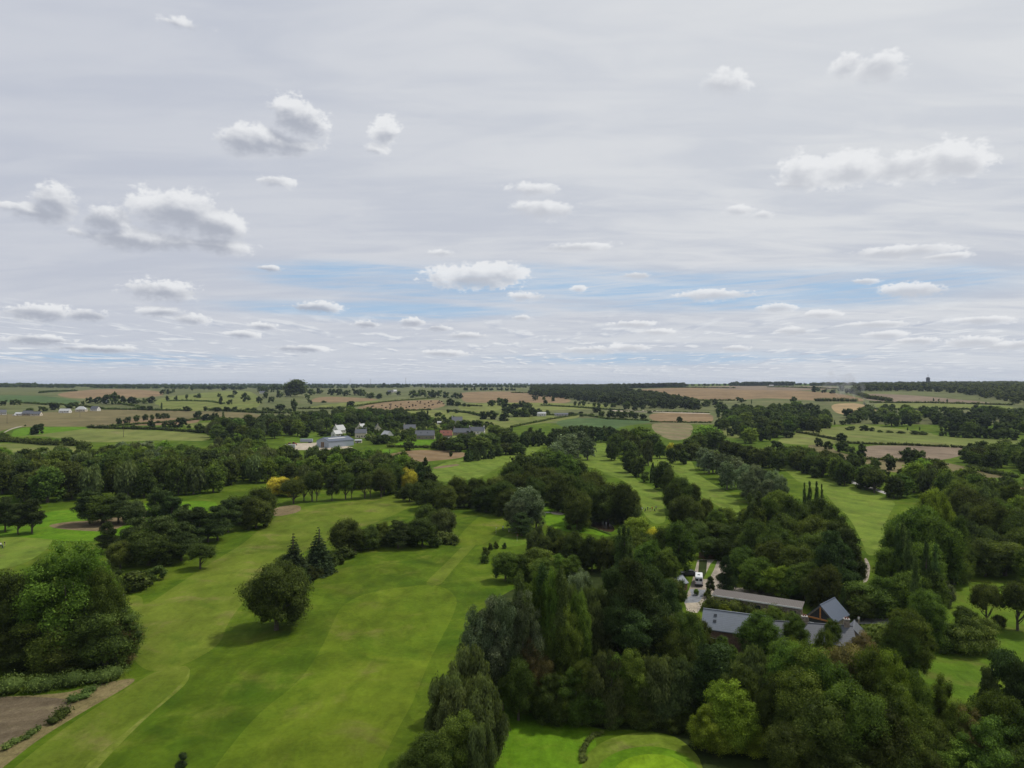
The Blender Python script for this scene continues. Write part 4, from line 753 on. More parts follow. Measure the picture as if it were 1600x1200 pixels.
C(3, 'around the middle-distance crop fields', 'trees in the middle distance',
  'o137,182,34,36 o158,178,18,30 o200,182,24,28 o208,205,32,30 o255,188,32,36 o215,162,14,30 o395,215,22,34 o422,215,20,32 o448,215,34,36 o514,220,28,30 o542,222,28,30 o585,224,40,32 o635,225,42,34 o715,240,60,60 o770,245,45,45 o818,240,28,34 o530,258,70,45 o560,285,46,45 x435,283,30,24 o430,270,34,22 o620,290,62,55 o665,290,50,50 o705,290,50,48 o745,288,48,46 o773,300,46,50 o818,305,50,48 x860,265,36,20 o685,298,36,26 o1047,320,40,46 o225,270,30,34 o365,272,50,20 o500,280,30,20 p1290,290,34,90 o1290,360,60,75 o1365,405,52,60 o1435,395,70,75 o1490,415,80,60 o1565,410,80,100 o1270,210,50,45 o1310,250,100,70 o1215,220,60,50 o1340,280,80,70 o1400,290,80,80 o1460,300,80,80 o1520,300,80,70 o1590,300,80,80 o1400,250,60,50 o1420,195,50,40 p1497,205,8,30 o1450,190,40,22 o60,225,60,48 o30,285,80,60 o80,285,80,70 o130,280,80,60 o170,275,60,50 o20,240,60,50 o100,240,70,50 o-30,280,80,70 o-30,240,80,50 x480,205,14,10', 'B')
C(4, 'on the right-hand pasture and stubble', 'trees on the right fields',
  'o317,470,54,66 o375,488,60,64 o462,505,90,80 o460,440,76,60 o515,515,68,56 o588,540,66,98 o757,562,78,54 o870,565,110,98 o940,565,100,88 o120,415,90,50 o30,410,90,80 o60,500,90,80 o20,545,90,60 o130,580,90,70 o180,600,90,80 o240,640,90,90 o300,665,90,90 o730,238,42,42 o777,240,44,40 o160,195,50,45 p417,335,12,32 o465,335,44,34 o515,368,60,30 o600,372,70,40 o650,374,40,28 x700,382,36,18 x760,384,50,16 x830,388,60,18 x920,395,80,28 x970,398,60,26 p872,370,10,24 p948,370,10,24 o1095,405,50,40 o1160,410,70,45 o1220,415,80,50 o1260,418,50,40 o1035,188,12,24 o1068,190,12,22 o1120,196,14,26 o1200,365,100,40 o1320,415,90,90 o1380,420,90,80 o1450,425,90,80 o1530,430,90,80 o300,130,55,48 o355,135,40,28 o405,140,50,30 o460,125,60,60 o500,140,50,40 o540,140,50,35 o330,355,60,60 o280,360,60,65 o230,365,60,70 o370,355,50,60 o90,365,60,50 o40,370,60,60 o170,355,50,55 x1320,175,10,6', 'B')
# ---------------------------------------------------------------- far woods that read as one mass
def crown_bits(seed, nl=110, nb=12, sz=2.4):
    rng = np.random.default_rng(seed); L = lobes_for('o', 12, 12, rng, nb); V, F, t = leaves(L, nl, sz, rng, jit=.6); V2, F2, t2 = cores(L, .95, rng)
    return V, F, V2, F2, t, t2
BITS = [crown_bits(900 + i, 200, 26, 2.0) for i in range(4)]; BITN = [crown_bits(950 + i, 800, 40, 1.3) for i in range(4)]
def mass(name, label, pts, mat, near=False):
    """pts: (x,y,W,H)"""
    Vs = []; Q = []; T3 = []; tq = []; tt = []; k = 0; rng = random.Random(len(pts))
    for (x, y, W_, H) in pts:
        V, F, V2, F2, t, t2 = (BITN if near and math.hypot(x, y) < 1300 else BITS)[rng.randrange(4)]; a = rng.uniform(0, 6.28); ca, sa = math.cos(a), math.sin(a); M = np.array([[ca, -sa, 0], [sa, ca, 0], [0, 0, 1]])
        s = np.array([W_ / 12, W_ / 12, H / 12]); o = np.array([x, y, z0(x, y) - .08 * H])
        A = (np.vstack([V, V2]) @ M.T) * s + o; Vs.append(A); Q.append(F + k); T3.append(F2 + len(V) + k); k += len(A)
        q = rng.uniform(-.3, .3); tq.append(np.clip(t + q, 0, 1)); tt.append(np.clip(t2 + q, 0, 1))
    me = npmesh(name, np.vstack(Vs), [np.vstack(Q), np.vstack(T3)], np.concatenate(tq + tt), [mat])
    tag(link(bpy.data.objects.new(name, me)), label, 'wood', kind='stuff')
def farfill(poly, step, Hr, seed, wr=(.9, 1.3)): return [(x, y, w, h) for (_, x, y, w, h) in fill(poly, step, 'o', Hr, seed, wr)]
def belt(x0, x1, y, dy, step, Hr, seed, gap=0.0):
    """strip of crowns at a given distance range between two bearings (pixels x)"""
    rng = random.Random(seed); out = []
    n = int((x1 - x0) / FX * y / step)
    for r in range(max(1, int(dy / step))):
        for i in range(n):
            px = x0 + (x1 - x0) * (i + rng.uniform(-.4, .4)) / n
            if gap and math.sin(px * .07 + seed) * .5 + math.sin(px * .023 + seed * 2) * .5 > 1 - gap: continue
            d = y + r * step + rng.uniform(-.3, .3) * step; h = rng.uniform(*Hr); out.append(((px - 800) / FX * d, d, h * rng.uniform(1.0, 1.5), h))
    return out
DK = LM['o']
mass('distant_wood', 'dark wooded skyline belt across the left horizon', belt(-150, 830, 4200, 60, 24, (11, 15), 1, .1) + belt(-150, 840, 3450, 60, 22, (9, 14), 41, .25) + belt(-150, 420, 2950, 60, 21, (10, 15), 42, .12) + belt(-150, 400, 2620, 60, 20, (11, 16), 43, .35) + belt(380, 830, 2800, 60, 20, (10, 15), 44, .35) + belt(-150, 900, 5600, 60, 26, (12, 18), 2) + belt(-150, 260, 3300, 90, 20, (9, 14), 3, .6) + belt(-150, 60, 3000, 60, 20, (16, 22), 30), DK)
mass('distant_wood', 'dark wooded rise crossing the middle of the horizon', farfill([(828, 618), (905, 626), (960, 633), (1040, 640), (1090, 640), (1085, 630), (1035, 622), (1000, 616), (960, 611), (985, 607), (930, 606), (832, 607)], 21, (13, 18), 4) + belt(835, 1075, 2350, 160, 20, (15, 21), 5), DK)
mass('distant_wood', 'dark wood on the skyline between the brown fields', belt(1145, 1245, 2900, 120, 20, (17, 22), 6) + belt(1060, 1300, 3000, 50, 22, (10, 13), 7), DK)
mass('distant_wood', 'dark wooded hillside at the right horizon', farfill([(1330, 612), (1400, 611), (1480, 613), (1560, 626), (1600, 634), (1760, 640), (1760, 606), (1600, 604), (1460, 605), (1340, 607)], 24, (13, 18), 8) + belt(1270, 1770, 2750, 100, 21, (13, 18), 9) + belt(1450, 1770, 2400, 90, 22, (15, 19), 10), DK)
mass('distant_wood', 'belt of trees around the red roofs on the central skyline', belt(560, 830, 3000, 40, 22, (9, 15), 11, .35) + belt(365, 480, 2300, 60, 20, (10, 15), 12, .2) + belt(730, 840, 2200, 40, 20, (8, 12), 13, .5), DK)
# hedges between the fields: each strip of bushes is one hedge
def hedge(name, pts, w, h, label, mat='o', size=None, step=None):
    P = [p if isinstance(p, Vector) else G(*p) for p in pts]; L = []; rng = np.random.default_rng(int(abs(pts[0][0]) * 7 + pts[0][1]))
    for a, b_ in zip(P[:-1], P[1:]):
        d = (b_ - a); n = max(1, int(d.length / (step or w * .42)))
        for i in range(n):
            q = a + d * ((i + rng.uniform(-.3, .3)) / n); r = w * rng.uniform(.38, .62); hh = h * rng.uniform(.35, .62); gx, gy = q.x + rng.uniform(-.2, .2) * w, q.y + rng.uniform(-.2, .2) * w
            L.append((gx - P[0].x, gy - P[0].y, z0(gx, gy) - P[0].z + hh * .75, r, r, hh, rng.random()))
    dist = P[0].y; s = size or max(.3, dist / 420)
    area = sum(l[3] * l[5] for l in L) * 9; n = int(min(60000, max(200, area * 1.1 / (s * s * .5))))
    V, F, t = leaves(L, n, s, rng); V2, F2, t2 = cores(L, .85, rng)
    me = npmesh(name, np.vstack([V, V2]), [F, F2 + len(V)], np.concatenate([t, t2]), [LM[mat]]); o = link(bpy.data.objects.new(name, me)); o.location = P[0]
    tag(o, label, 'hedge', 'field hedges' if name == 'hedge' else None); return o
HD = [(1, '0,440 120,445 300,462 560,468', 7, 4.5, 'long dark hedge splitting the left pastures'),
 (1, '560,355 760,362 1000,366 1300,388', 6, 3.2, 'dark hedge along the top of the bright left pasture'),
 (1, '640,238 860,242 1000,246 1200,248', 5, 3, 'thin hedge above the mown hay field'), (1, '120,200 200,203 300,212', 5, 3, 'short hedge beside the far left trees'),
 (1, '740,205 860,222 880,236', 5, 3, 'short hedge running down behind the left farm trees'), (1, '250,137 360,128 480,124', 6, 4, 'hedge at the top edge of the reddish left field'),
 (1, '1250,300 1400,310 1600,316', 6, 4, 'dark hedge below the right end of the hay field'), (1, '1050,188 1150,185 1300,190 1400,205', 5, 2.5, 'thin hedge winding through the light left pastures'),
 (2, '500,238 780,196 1110,170', 5, 2.6, 'thin dark hedge above the field of round bales'), (2, '830,475 1000,478 1180,486 1310,494', 5, 2.6, 'dark hedge between barn pasture and ploughed patch'),
 (2, '0,262 200,265 420,262', 6, 4, 'hedge in front of the ridge trees'), (2, '1200,212 1420,220', 4, 2.5, 'short hedge right of the field of round bales'),
 (3, '0,350 100,330 250,300 410,275', 4, 2, 'thin hedge between the two light pastures in the middle'), (3, '0,135 140,138 260,150', 6, 3, 'hedge along the top of the centre stubble'),
 (3, '700,250 1000,256 1240,262', 4, 1.6, 'thin hedge behind the brown stubble rectangle'), (3, '870,318 1110,322 1250,322', 4, 1.8, 'thin hedge between brown and striped stubble'),
 (3, '800,104 1200,104 1400,106', 7, 3, 'thin hedge line high on the brown hill'), (4, '300,188 420,188 560,190', 7, 6, 'bushy hedge on the far side of the striped tan field'),
 (4, '520,130 620,170 780,190', 8, 7, 'bushy hedge between brown hill and mauve field'), (4, '500,452 850,463 1250,480 1600,492', 4, 2, 'long thin hedge below the wide right pasture'),
 (4, '180,382 290,402 480,440', 4, 2, 'thin dark hedge crossing the right pasture'), (4, '600,552 850,560 1080,566', 4, 2, 'thin hedge along the foot of the mauve stubble'),
 (4, '1250,604 1400,640 1560,668', 4, 2.5, 'dark hedge sloping down right of the olive field'), (4, '0,100 200,104 430,112', 8, 3, 'thin hedge under the skyline wood on the right'),
 (1, '1300,245 1450,252 1640,262', 6, 4, 'hedge running right from the hay field to the ridge'), (1, '300,205 460,216 640,236', 5, 3, 'hedge behind the left village houses'),
 (1, '700,345 900,330 1080,318 1250,302', 5, 2.6, 'thin hedge across the brown corner of the hay field'), (2, '1200,250 1330,262 1430,288', 5, 3, 'hedge right of the black slate house'),
 (2, '620,246 860,250 1100,243', 5, 2.8, 'hedge along the lower edge of the bale field'), (3, '180,214 500,234 700,246', 5, 2.6, 'hedge below the pastures of the middle distance'),
 (3, '200,276 420,271 600,300 860,310', 5, 2.2, 'hedge bordering the bluish crop field'), (4, '640,240 1100,238 1530,245', 6, 3, 'hedge below the light strip on the right hill'),
 (4, '640,197 1000,199 1530,213', 6, 3, 'hedge between mauve field and light strip'), (3, '1300,318 1430,330 1560,352', 5, 3, 'hedge above the small right pasture'),
 (2, '270,236 420,236 560,235', 5, 3, 'hedge below the giant round tree'), (3, '940,154 1180,184 1400,184', 6, 3, 'hedge along the foot of the brown hill')]
for k, s, w, h, lab in HD: hedge('hedge', Z(k, s), w, h, lab)
hedge('hedge', [(-60, 1088), (40, 1082), (100, 1072), (160, 1066), (207, 1054)], 4.2, 2.6, 'bushy green hedge between left clump and brown crop', 'u')
hedge('hedge', [(12, 1170), (38, 1154), (60, 1142), (66, 1140)], 1.4, .8, 'low scrubby bushes on the corner of the brown crop', 'u')
hedge('hedge', [(78, 1132), (92, 1124), (106, 1112)], 2.2, 1.6, 'dark bush between brown crop and dry grass', 'o')
hedge('hedge', [(108, 1098), (130, 1090), (150, 1078)], 1.8, 1.2, 'straggling olive bushes at the tip of the brown crop', 'u')
hedge('hedge', [Vector((43.3, 154.0, 0)), Vector((48, 151.3, 0)), Vector((54, 147.8, 0)), Vector((60.0, 144.2, 0))], 3.0, 2.9, 'clipped dark hedge in front of the long low outbuilding', 'o')
hedge('tall_grass', [(912, 1192), (910, 1180), (912, 1168), (918, 1158), (928, 1150), (942, 1146)], 1.0, .55, 'tall pale grass tufts curving around the putting green collar', 'u', .12)
hedge('hedge', [(880, 812), (905, 818), (935, 829), (955, 836)], .8, .5, 'low reeds along the pond bank', 'u', .3)
# ---------------------------------------------------------------- buildings
WHITE = paint('white render', (0.64, 0.62, 0.58), .8, .12, .8); CREAM = paint('cream render', (0.54, 0.48, 0.38), .8, .12, .8); STONE = paint('field stone', (0.24, 0.20, 0.16), .9, .35, 2.5)
BRICK = paint('brown brick', (0.17, 0.11, 0.08), .9, .3, 3.0); SLATE = striped('slate roof', (0.10, 0.108, 0.125), (0.135, 0.143, 0.162), 4.0, 2, .55, .8); SLATE2 = striped('weathered slate', (0.175, 0.198, 0.23), (0.225, 0.25, 0.285), 4.0, 2, .5, .8)
REDROOF = striped('red tile roof', (0.20, 0.075, 0.05), (0.26, 0.10, 0.07), 4.0, 2, .8); ZINC = striped('blue grey sheet roof', (0.085, 0.105, 0.145), (0.11, 0.135, 0.18), 2.0, 0, .4, .8); CLAD = striped('pale blue cladding', (0.30, 0.34, 0.40), (0.36, 0.40, 0.46), 3.0, 0, .5, .7)
GLASS = paint('dark window glass', (0.02, 0.025, 0.03), .12, .1, 1.0, spec=.6); FRAME = paint('white frame', (0.6, 0.6, 0.58), .5, .05, 3.0); WOOD = striped('timber boards', (0.16, 0.10, 0.06), (0.20, 0.13, 0.08), 5.0, 0, .8, .85)
ORANGE = paint('fresh timber', (0.42, 0.17, 0.05), .7, .15, 4.0); CONC = paint('concrete', (0.34, 0.32, 0.29), .9, .2, 1.5); DARKM = paint('dark metal', (0.03, 0.03, 0.035), .5, .2, 4.0); CORR = striped('weathered corrugated roof', (0.10, 0.088, 0.080), (0.145, 0.132, 0.122), 3.0, 0, .7, .6); PALER = striped('pale sheet roof', (0.42, 0.43, 0.43), (0.5, 0.51, 0.51), 3.0, 0, .5, .7)
def ang(v): return math.radians(v)
def house(name, label, p, rot, L, W_, hw, rise, wall, roof, cat='house', group=None, chim=(), win=(), door=(), sky=(), hip=False, over=.3):
    root = empty(name, (p[0], p[1], z0(p[0], p[1]) - .1), ang(rot)); tag(root, label, cat, group)
    a, b_ = L / 2, W_ / 2; w = MB()
    if hip: w.add([(-a, -b_, 0), (a, -b_, 0), (a, b_, 0), (-a, b_, 0), (-a, -b_, hw), (a, -b_, hw), (a, b_, hw), (-a, b_, hw)], [(0, 1, 5, 4), (1, 2, 6, 5), (2, 3, 7, 6), (3, 0, 4, 7)])
    else: w.add([(-a, -b_, 0), (a, -b_, 0), (a, b_, 0), (-a, b_, 0), (-a, -b_, hw), (a, -b_, hw), (a, b_, hw), (-a, b_, hw), (-a, 0, hw + rise), (a, 0, hw + rise)], [(0, 1, 5, 4), (2, 3, 7, 6), (1, 2, 6, 9, 5), (3, 0, 4, 8, 7)])
    w.build('wall', wall, root); r = MB(); th = .16; sl = rise / b_
    if hip:
        o = over; k = max(0, a - b_); zt = hw + rise + sl * 0; zb = hw - sl * o + .02
        r.add([(-a - o, -b_ - o, zb), (a + o, -b_ - o, zb), (a + o, b_ + o, zb), (-a - o, b_ + o, zb), (-k, 0, zt), (k + .01, 0, zt)], [(0, 1, 5, 4), (1, 2, 5), (2, 3, 4, 5), (3, 0, 4), (3, 2, 1, 0)])
    else:
        for s in (-1, 1):
            y0, z_0, y1, z_1 = 0, hw + rise + .03, s * (b_ + over), hw - sl * over + .03; x = a + over * .7
            r.add([(-x, y0, z_0), (x, y0, z_0), (x, y1, z_1), (-x, y1, z_1), (-x, y0, z_0 + th), (x, y0, z_0 + th), (x, y1, z_1 + th), (-x, y1, z_1 + th)], [(0, 1, 2, 3), (4, 7, 6, 5), (0, 4, 5, 1), (2, 6, 7, 3), (0, 3, 7, 4), (1, 5, 6, 2)])
        r.box(-a - over * .7, a + over * .7, -.12, .12, hw + rise + th, hw + rise + th + .09)
    ro = r.build('roof', roof, root)
    for cx in chim:
        c = MB().box(cx - .45, cx + .45, -.35, .35, hw + rise - .7, hw + rise + 1.25); ch = c.build('chimney', wall, ro); MB().box(cx - .52, cx + .52, -.42, .42, hw + rise + 1.25, hw + rise + 1.42).build('chimney_cap', CONC, ch)
        MB().tube([(cx - .2, 0, hw + rise + 1.4), (cx - .2, 0, hw + rise + 1.75)], .13).tube([(cx + .2, 0, hw + rise + 1.4), (cx + .2, 0, hw + rise + 1.7)], .13).build('chimney_pot', REDROOF, ch)
    F = {'f': lambda u, z: (u, -b_), 'b': lambda u, z: (u, b_), 'l': lambda u, z: (-a, u), 'r': lambda u, z: (a, u)}
    def opening(nm, side, u, z, ww, hh, mat, fr=True):
        x, y = F[side](u, z); dx, dy = (ww / 2, .03) if side in 'fb' else (.03, ww / 2); e = .08
        ex, ey = (e, .02) if side in 'fb' else (.02, e)
        o = MB().box(x - dx, x + dx, y - dy, y + dy, z, z + hh).build(nm, mat, root)
        if fr:
            f = MB()
            for s in (-1, 1):
                if side in 'fb': f.box(x + s * dx - (e if s < 0 else 0), x + s * dx + (e if s > 0 else 0), y - .06, y + .06, z - e, z + hh + e)
                else: f.box(x - .06, x + .06, y + s * dy - (e if s < 0 else 0), y + s * dy + (e if s > 0 else 0), z - e, z + hh + e)
            if side in 'fb': f.box(x - dx, x + dx, y - .06, y + .06, z - e, z).box(x - dx, x + dx, y - .06, y + .06, z + hh, z + hh + e).box(x - .03, x + .03, y - .05, y + .05, z, z + hh)
            else: f.box(x - .06, x + .06, y - dy, y + dy, z - e, z).box(x - .06, x + .06, y - dy, y + dy, z + hh, z + hh + e).box(x - .05, x + .05, y - .03, y + .03, z, z + hh)
            f.build('frame', FRAME, o)
        return o
    for (s, u, z, ww, hh) in win: opening('window', s, u, z, ww, hh, GLASS)
    for (s, u, ww, hh) in door: opening('door', s, u, .1, ww, hh, WOOD)
    for (u, v, ww, hh) in sky:     # rooflights on the front slope: v from ridge 0 to eave 1
        sl_ = Vector((0, -b_, -rise)); up = Vector((0, -rise, b_)).normalized(); c = Vector((u, 0, hw + rise + th)) + sl_ * v; d = sl_.normalized()
        vs = [c + Vector((sx * ww / 2, 0, 0)) + d * (sy * hh / 2) + up * q for q in (.03, .14) for sx, sy in ((-1, -1), (1, -1), (1, 1), (-1, 1))]
        MB().add(vs, [(0, 1, 2, 3), (4, 5, 6, 7), (0, 1, 5, 4), (1, 2, 6, 5), (2, 3, 7, 6), (3, 0, 4, 7)]).build('rooflight', GLASS, ro)
    return root
w2 = [('f', -2.5, 1, 1, 1.3), ('f', 2.5, 1, 1, 1.3), ('l', 0, 3.6, .9, 1.1), ('r', 0, 3.6, .9, 1.1), ('l', -1.5, 1, 1, 1.3), ('r', 1.5, 1, 1, 1.3)]
# farmhouse group in the foreground trees
house('slate_house', 'brown house with pale slate roof and two small rooflights', (42.2, 131.5), -24, 11, 5.6, 3.9, 2.6, BRICK, SLATE2, win=[('f', -4, 1, .9, 1.2), ('f', -2, 1, .9, 1.2), ('l', 0, 1, 1, 1.2)], door=[('f', -3, .9, 2)], sky=[(-3.3, .30, .55, .5), (-3.3, .62, .55, .5)])
house('farmhouse', 'long low slate-roofed farmhouse with stone chimneys behind the trees', (55.3, 127.5), -12, 13.5, 6, 3.4, 2.4, STONE, SLATE, chim=(-1.3, 5.9), win=[('f', -4, 1, .9, 1.2), ('f', 0, 1, .9, 1.2), ('f', 4, 1, .9, 1.2), ('b', -3, 1, .9, 1.2), ('b', 2, 1, .9, 1.2)], door=[('f', 2, 1, 2)])
house('cottage', 'small grey cottage with steep slate roof at the farmhouse end', (64.5, 130.5), 62, 5.2, 4.4, 2.4, 2.1, STONE, SLATE, win=[('l', 0, 1, .9, 1.0)], door=[('f', 0, .9, 1.9)])
# timber-fronted barn
bn = house('barn', 'stone barn with blue slate roof and open orange-timbered gable', (64.6, 141.6), 43, 6.8, 5.4, 2.9, 2.6, STONE, ZINC, 'barn', win=[('f', 1.5, 1, .9, .9)])
t = MB()
t.box(-3.62, -3.46, -.12, .12, 2.8, 5.1).box(-3.62, -3.44, -2.8, 2.8, 2.65, 2.9).build('gable_timber', ORANGE, bn)
MB().box(-3.5, -3.42, -2.3, 2.3, .2, 2.6).add([(-3.43, -2.3, 2.95), (-3.43, 2.3, 2.95), (-3.43, 0, 5.2)], [(0, 2, 1)]).build('barn_shade_panel', DARKM, bn)  # flat dark panels: shade inside the open gable put into the colour
f = MB()
for i in range(5): f.box(-3.58, -3.51, -2.0 + i * .9, -1.9 + i * .9, .2, 1.7)
f.box(-3.58, -3.51, -2.2, 2.2, 1.7, 1.8).build('railing', FRAME, bn)
# long low outbuilding with a single-pitch roof
ob = empty('outbuilding', (53.6, 151.2, 0), ang(-30)); tag(ob, 'long low outbuilding with weathered corrugated roof and white fascia', 'outbuilding')
MB().box(-9.0, 9.0, -1.5, 1.6, 0, 2.9).build('wall', STONE, ob)
r = MB(); r.add([(-9.4, -1.9, 2.95), (9.4, -1.9, 2.95), (9.4, 1.9, 3.3), (-9.4, 1.9, 3.3), (-9.4, -1.9, 3.07), (9.4, -1.9, 3.07), (9.4, 1.9, 3.42), (-9.4, 1.9, 3.42)], [(0, 3, 2, 1), (4, 5, 6, 7), (0, 1, 5, 4), (1, 2, 6, 5), (2, 3, 7, 6), (3, 0, 4, 7)]); ro = r.build('roof', CORR, ob)
MB().box(-9.4, 9.4, -1.98, -1.91, 2.78, 3.08).build('fascia', FRAME, ob)
for i in range(5): MB().box(-7.5 + i * 3.6, -6.3 + i * 3.6, -1.54, -1.49, 1.0, 2.1).build('window', GLASS, ob)
MB().box(8.98, 9.04, -.5, .5, .1, 2.1).build('door', WOOD, ob)
# car port at the head of the drive
cp = G(1107, 873); sh = empty('carport', (cp.x, cp.y, cp.z), ang(-4)); tag(sh, 'small open shed with flat pale roof at the drive head', 'shed')
MB().add([(-1.8, -1.3, 2.2), (1.8, -1.3, 2.2), (1.8, 1.3, 2.6), (-1.8, 1.3, 2.6), (-1.8, -1.3, 2.3), (1.8, -1.3, 2.3), (1.8, 1.3, 2.7), (-1.8, 1.3, 2.7)], [(0, 3, 2, 1), (4, 5, 6, 7), (0, 1, 5, 4), (1, 2, 6, 5), (2, 3, 7, 6), (3, 0, 4, 7)]).build('roof', PALER, sh)
for sx in (-1.6, 1.6):
    for sy in (-1.1, 1.1): MB().box(sx - .06, sx + .06, sy - .06, sy + .06, -.1, 2.28 if sy < 0 else 2.55).build('post', WOOD, sh)
MB().box(-1.6, 1.6, 1.16, 1.22, 0, 2.2).build('back_panel', WOOD, sh)
house('garden_hut', 'grey-roofed garden hut half hidden by trees left of the drive', tuple(G(1059, 922))[:2], 40, 3.6, 3, 2.0, 1.2, WOOD, SLATE2, 'hut', door=[('f', 0, .8, 1.8)])
lt = G(1287, 918); lo = house('lean_to', 'low grey-roofed lean-to under the trees behind the barn', (lt.x, lt.y), -15, 4.5, 2.6, 1.9, .5, WOOD, PALER, 'shed', door=[('f', 0, .9, 1.7)])
# fence of boards behind the yard
a, b_ = G(1092, 872), G(1140, 873); fn = empty('board_fence', a, math.atan2(b_.y - a.y, b_.x - a.x)); tag(fn, 'dark board fence behind the open shed', 'fence'); n = 6; LL = (b_ - a).length
for i in range(n): MB().box(i * LL / n + .06, (i + 1) * LL / n - .06, -.03, .03, 0, 1.7).build('panel', WOOD, fn)
for i in range(n + 1): MB().box(i * LL / n - .06, i * LL / n + .06, -.06, .06, -.1, 1.85).build('post', WOOD, fn)
# ---------------------------------------------------------------- hamlet and farther houses
def hp(px, py): p = G(px, py); return (p.x, p.y)
sh_ = house('storage_hangar', 'large pale blue hangar with dark sheet roof beside the sandy yard', hp(524, 697), 52, 24, 15, 4.8, 2.6, CLAD, ZINC, 'hangar', door=[('l', 0, 4, 4)])
MB().add([(-9, -2.2, 6.95), (7, -2.2, 6.95), (7, -3.9, 6.36), (-9, -3.9, 6.36)], [(0, 3, 2, 1)]).build('roof_light_strip', PALER, sh_)
HV = [(530, 677, 11, 7.5, 3.4, 4.6, 62, WHITE, PALER, 'tall white gabled house behind the hangar', 'village houses'),
 (526, 682, 8, 6, 2.8, 3.0, 55, WHITE, PALER, 'white annexe with sloping roof touching the hangar top', 'village houses'),
 (564, 684, 10, 7.5, 4.6, 3.2, 8, CREAM, SLATE, 'cream house with dark slate roof right of the hangar', 'village houses'),
 (566, 672, 9, 7, 2.8, 3.8, 60, CREAM, PALER, 'house with pale roof peeking over the garden trees', 'village houses'),
 (590, 676, 9, 7, 4.2, 3.8, 105, CREAM, SLATE, 'narrow cream gable behind the dark garden tree', 'village houses'),
 (605, 686, 11, 8, 2.9, 4.2, -52, WHITE, PALER, 'white house with steep pale gable left of the barn', 'village houses'),
 (640, 673, 12, 7, 2.6, 3.8, 10, CREAM, SLATE, 'dark-roofed house with cream gable above the gardens', 'village houses'),
 (664, 686, 16.5, 8, 3.6, 4.0, 2, STONE, SLATE, 'long dark stone barn facing the bright pasture', 'barns of the hamlet'),
 (697, 685, 10.5, 7, 3.2, 4.0, 8, STONE, REDROOF, 'barn with rusty red roof right of the stone barn', 'barns of the hamlet'),
 (714, 662, 12, 8, 3.6, 4.4, 8, WHITE, SLATE, 'white house with black slate roof standing above the hamlet', 'village houses'),
 (722, 680, 16, 7, 3.0, 3.6, -4, STONE, SLATE, 'long slate-roofed farm range among the hamlet trees', 'barns of the hamlet'),
 (745, 678, 15, 7, 3.2, 3.6, -4, WHITE, SLATE, 'slate-roofed house with white gable at the hamlet end', 'village houses'),
 (688, 663, 7, 5, 2.2, 1.2, 5, WHITE, PALER, 'small white-roofed shed left of the black slate house', 'village sheds'),
 (560, 692, 5.5, 3, 2.2, .7, 0, CREAM, PALER, 'small flat cream shed beside the hangar', 'village sheds'),
 (3, 648, 9, 7, 3.2, 3.2, 40, WHITE, SLATE, 'white house cut by the left picture edge', 'left village houses'),
 (31, 649, 9, 6, 2.2, 1.8, 5, WHITE, PALER, 'low white-roofed building in the left village', 'left village houses'),
 (44, 649, 11, 7, 2.6, 3.4, 15, STONE, SLATE, 'dark-roofed house below the pointed tree in the left village', 'left village houses'),
 (57, 649.5, 11, 7, 2.4, 2.8, 10, CREAM, SLATE, 'wide brown-roofed bungalow in the left village', 'left village houses'),
 (102, 645, 13, 7, 2.8, 2.8, 4, WHITE, PALER, 'long pale-roofed house beside the big left tree', 'left village houses'),
 (127, 643, 13, 8, 3.4, 4.0, 12, CREAM, PALER, 'tall cream house with hipped roof in the left village', 'left village houses'),
 (149, 642, 11, 7, 3.0, 3.6, -8, WHITE, SLATE, 'white house with blue slate roof, rightmost in the left village', 'left village houses'),
 (164, 630, 9, 7, 3, 3.6, 20, WHITE, SLATE, 'white house hidden inside the left farm trees', 'left village houses'),
 (846, 650, 12, 7, 3.6, 1.6, 0, WHITE, PALER, 'white flat-fronted building at the edge of the middle wood', 'middle farm buildings'),
 (877, 650, 18, 7, 2.4, 1.6, -2, CONC, SLATE, 'long low grey building beyond the light pasture', 'middle farm buildings'),
 (1176, 646, 16, 7, 3.2, 2.0, -4, WHITE, PALER, 'long white building among the right middle trees', 'middle farm buildings'),
 (1205, 649, 10, 6, 2.8, 2.0, 3, WHITE, PALER, 'small white farm building behind the right middle trees', 'middle farm buildings'),
 (610, 614, 15, 9, 3.6, 4, 6, CREAM, SLATE, 'farmhouse on the far ridge below the skyline', 'ridge houses'), (617, 613, 10, 8, 4, 4, 30, WHITE, PALER, 'pale gabled house beside the ridge farmhouse', 'ridge houses'),
 (410, 615, 13, 8, 3.4, 3.6, 10, WHITE, SLATE, 'white house left of the giant round tree', 'ridge houses'),
 (665, 605.5, 15, 9, 5, 4.5, 10, WHITE, SLATE, 'white skyline house, leftmost of the row', 'skyline houses'), (681, 605.3, 15, 9, 5, 4, 0, WHITE, SLATE, 'white skyline house, second from left', 'skyline houses'),
 (690, 605.3, 14, 9, 5, 4, 20, WHITE, PALER, 'white skyline house with pale roof, third from left', 'skyline houses'), (697, 605.4, 16, 9, 5, 5, -10, CREAM, SLATE, 'cream skyline house in the middle of the row', 'skyline houses'),
 (704, 605.3, 14, 9, 5, 4, 5, WHITE, PALER, 'white skyline house, third from right', 'skyline houses'), (713, 605.3, 15, 9, 4, 4, 0, WHITE, SLATE, 'white skyline house, second from right', 'skyline houses'), (739, 605.5, 15, 9, 5, 4, 0, WHITE, PALER, 'white skyline house, rightmost of the row', 'skyline houses'),
 (1205, 604.5, 16, 9, 4, 4, 0, CREAM, SLATE, 'pale farm roof under the right skyline wood', 'skyline houses')]
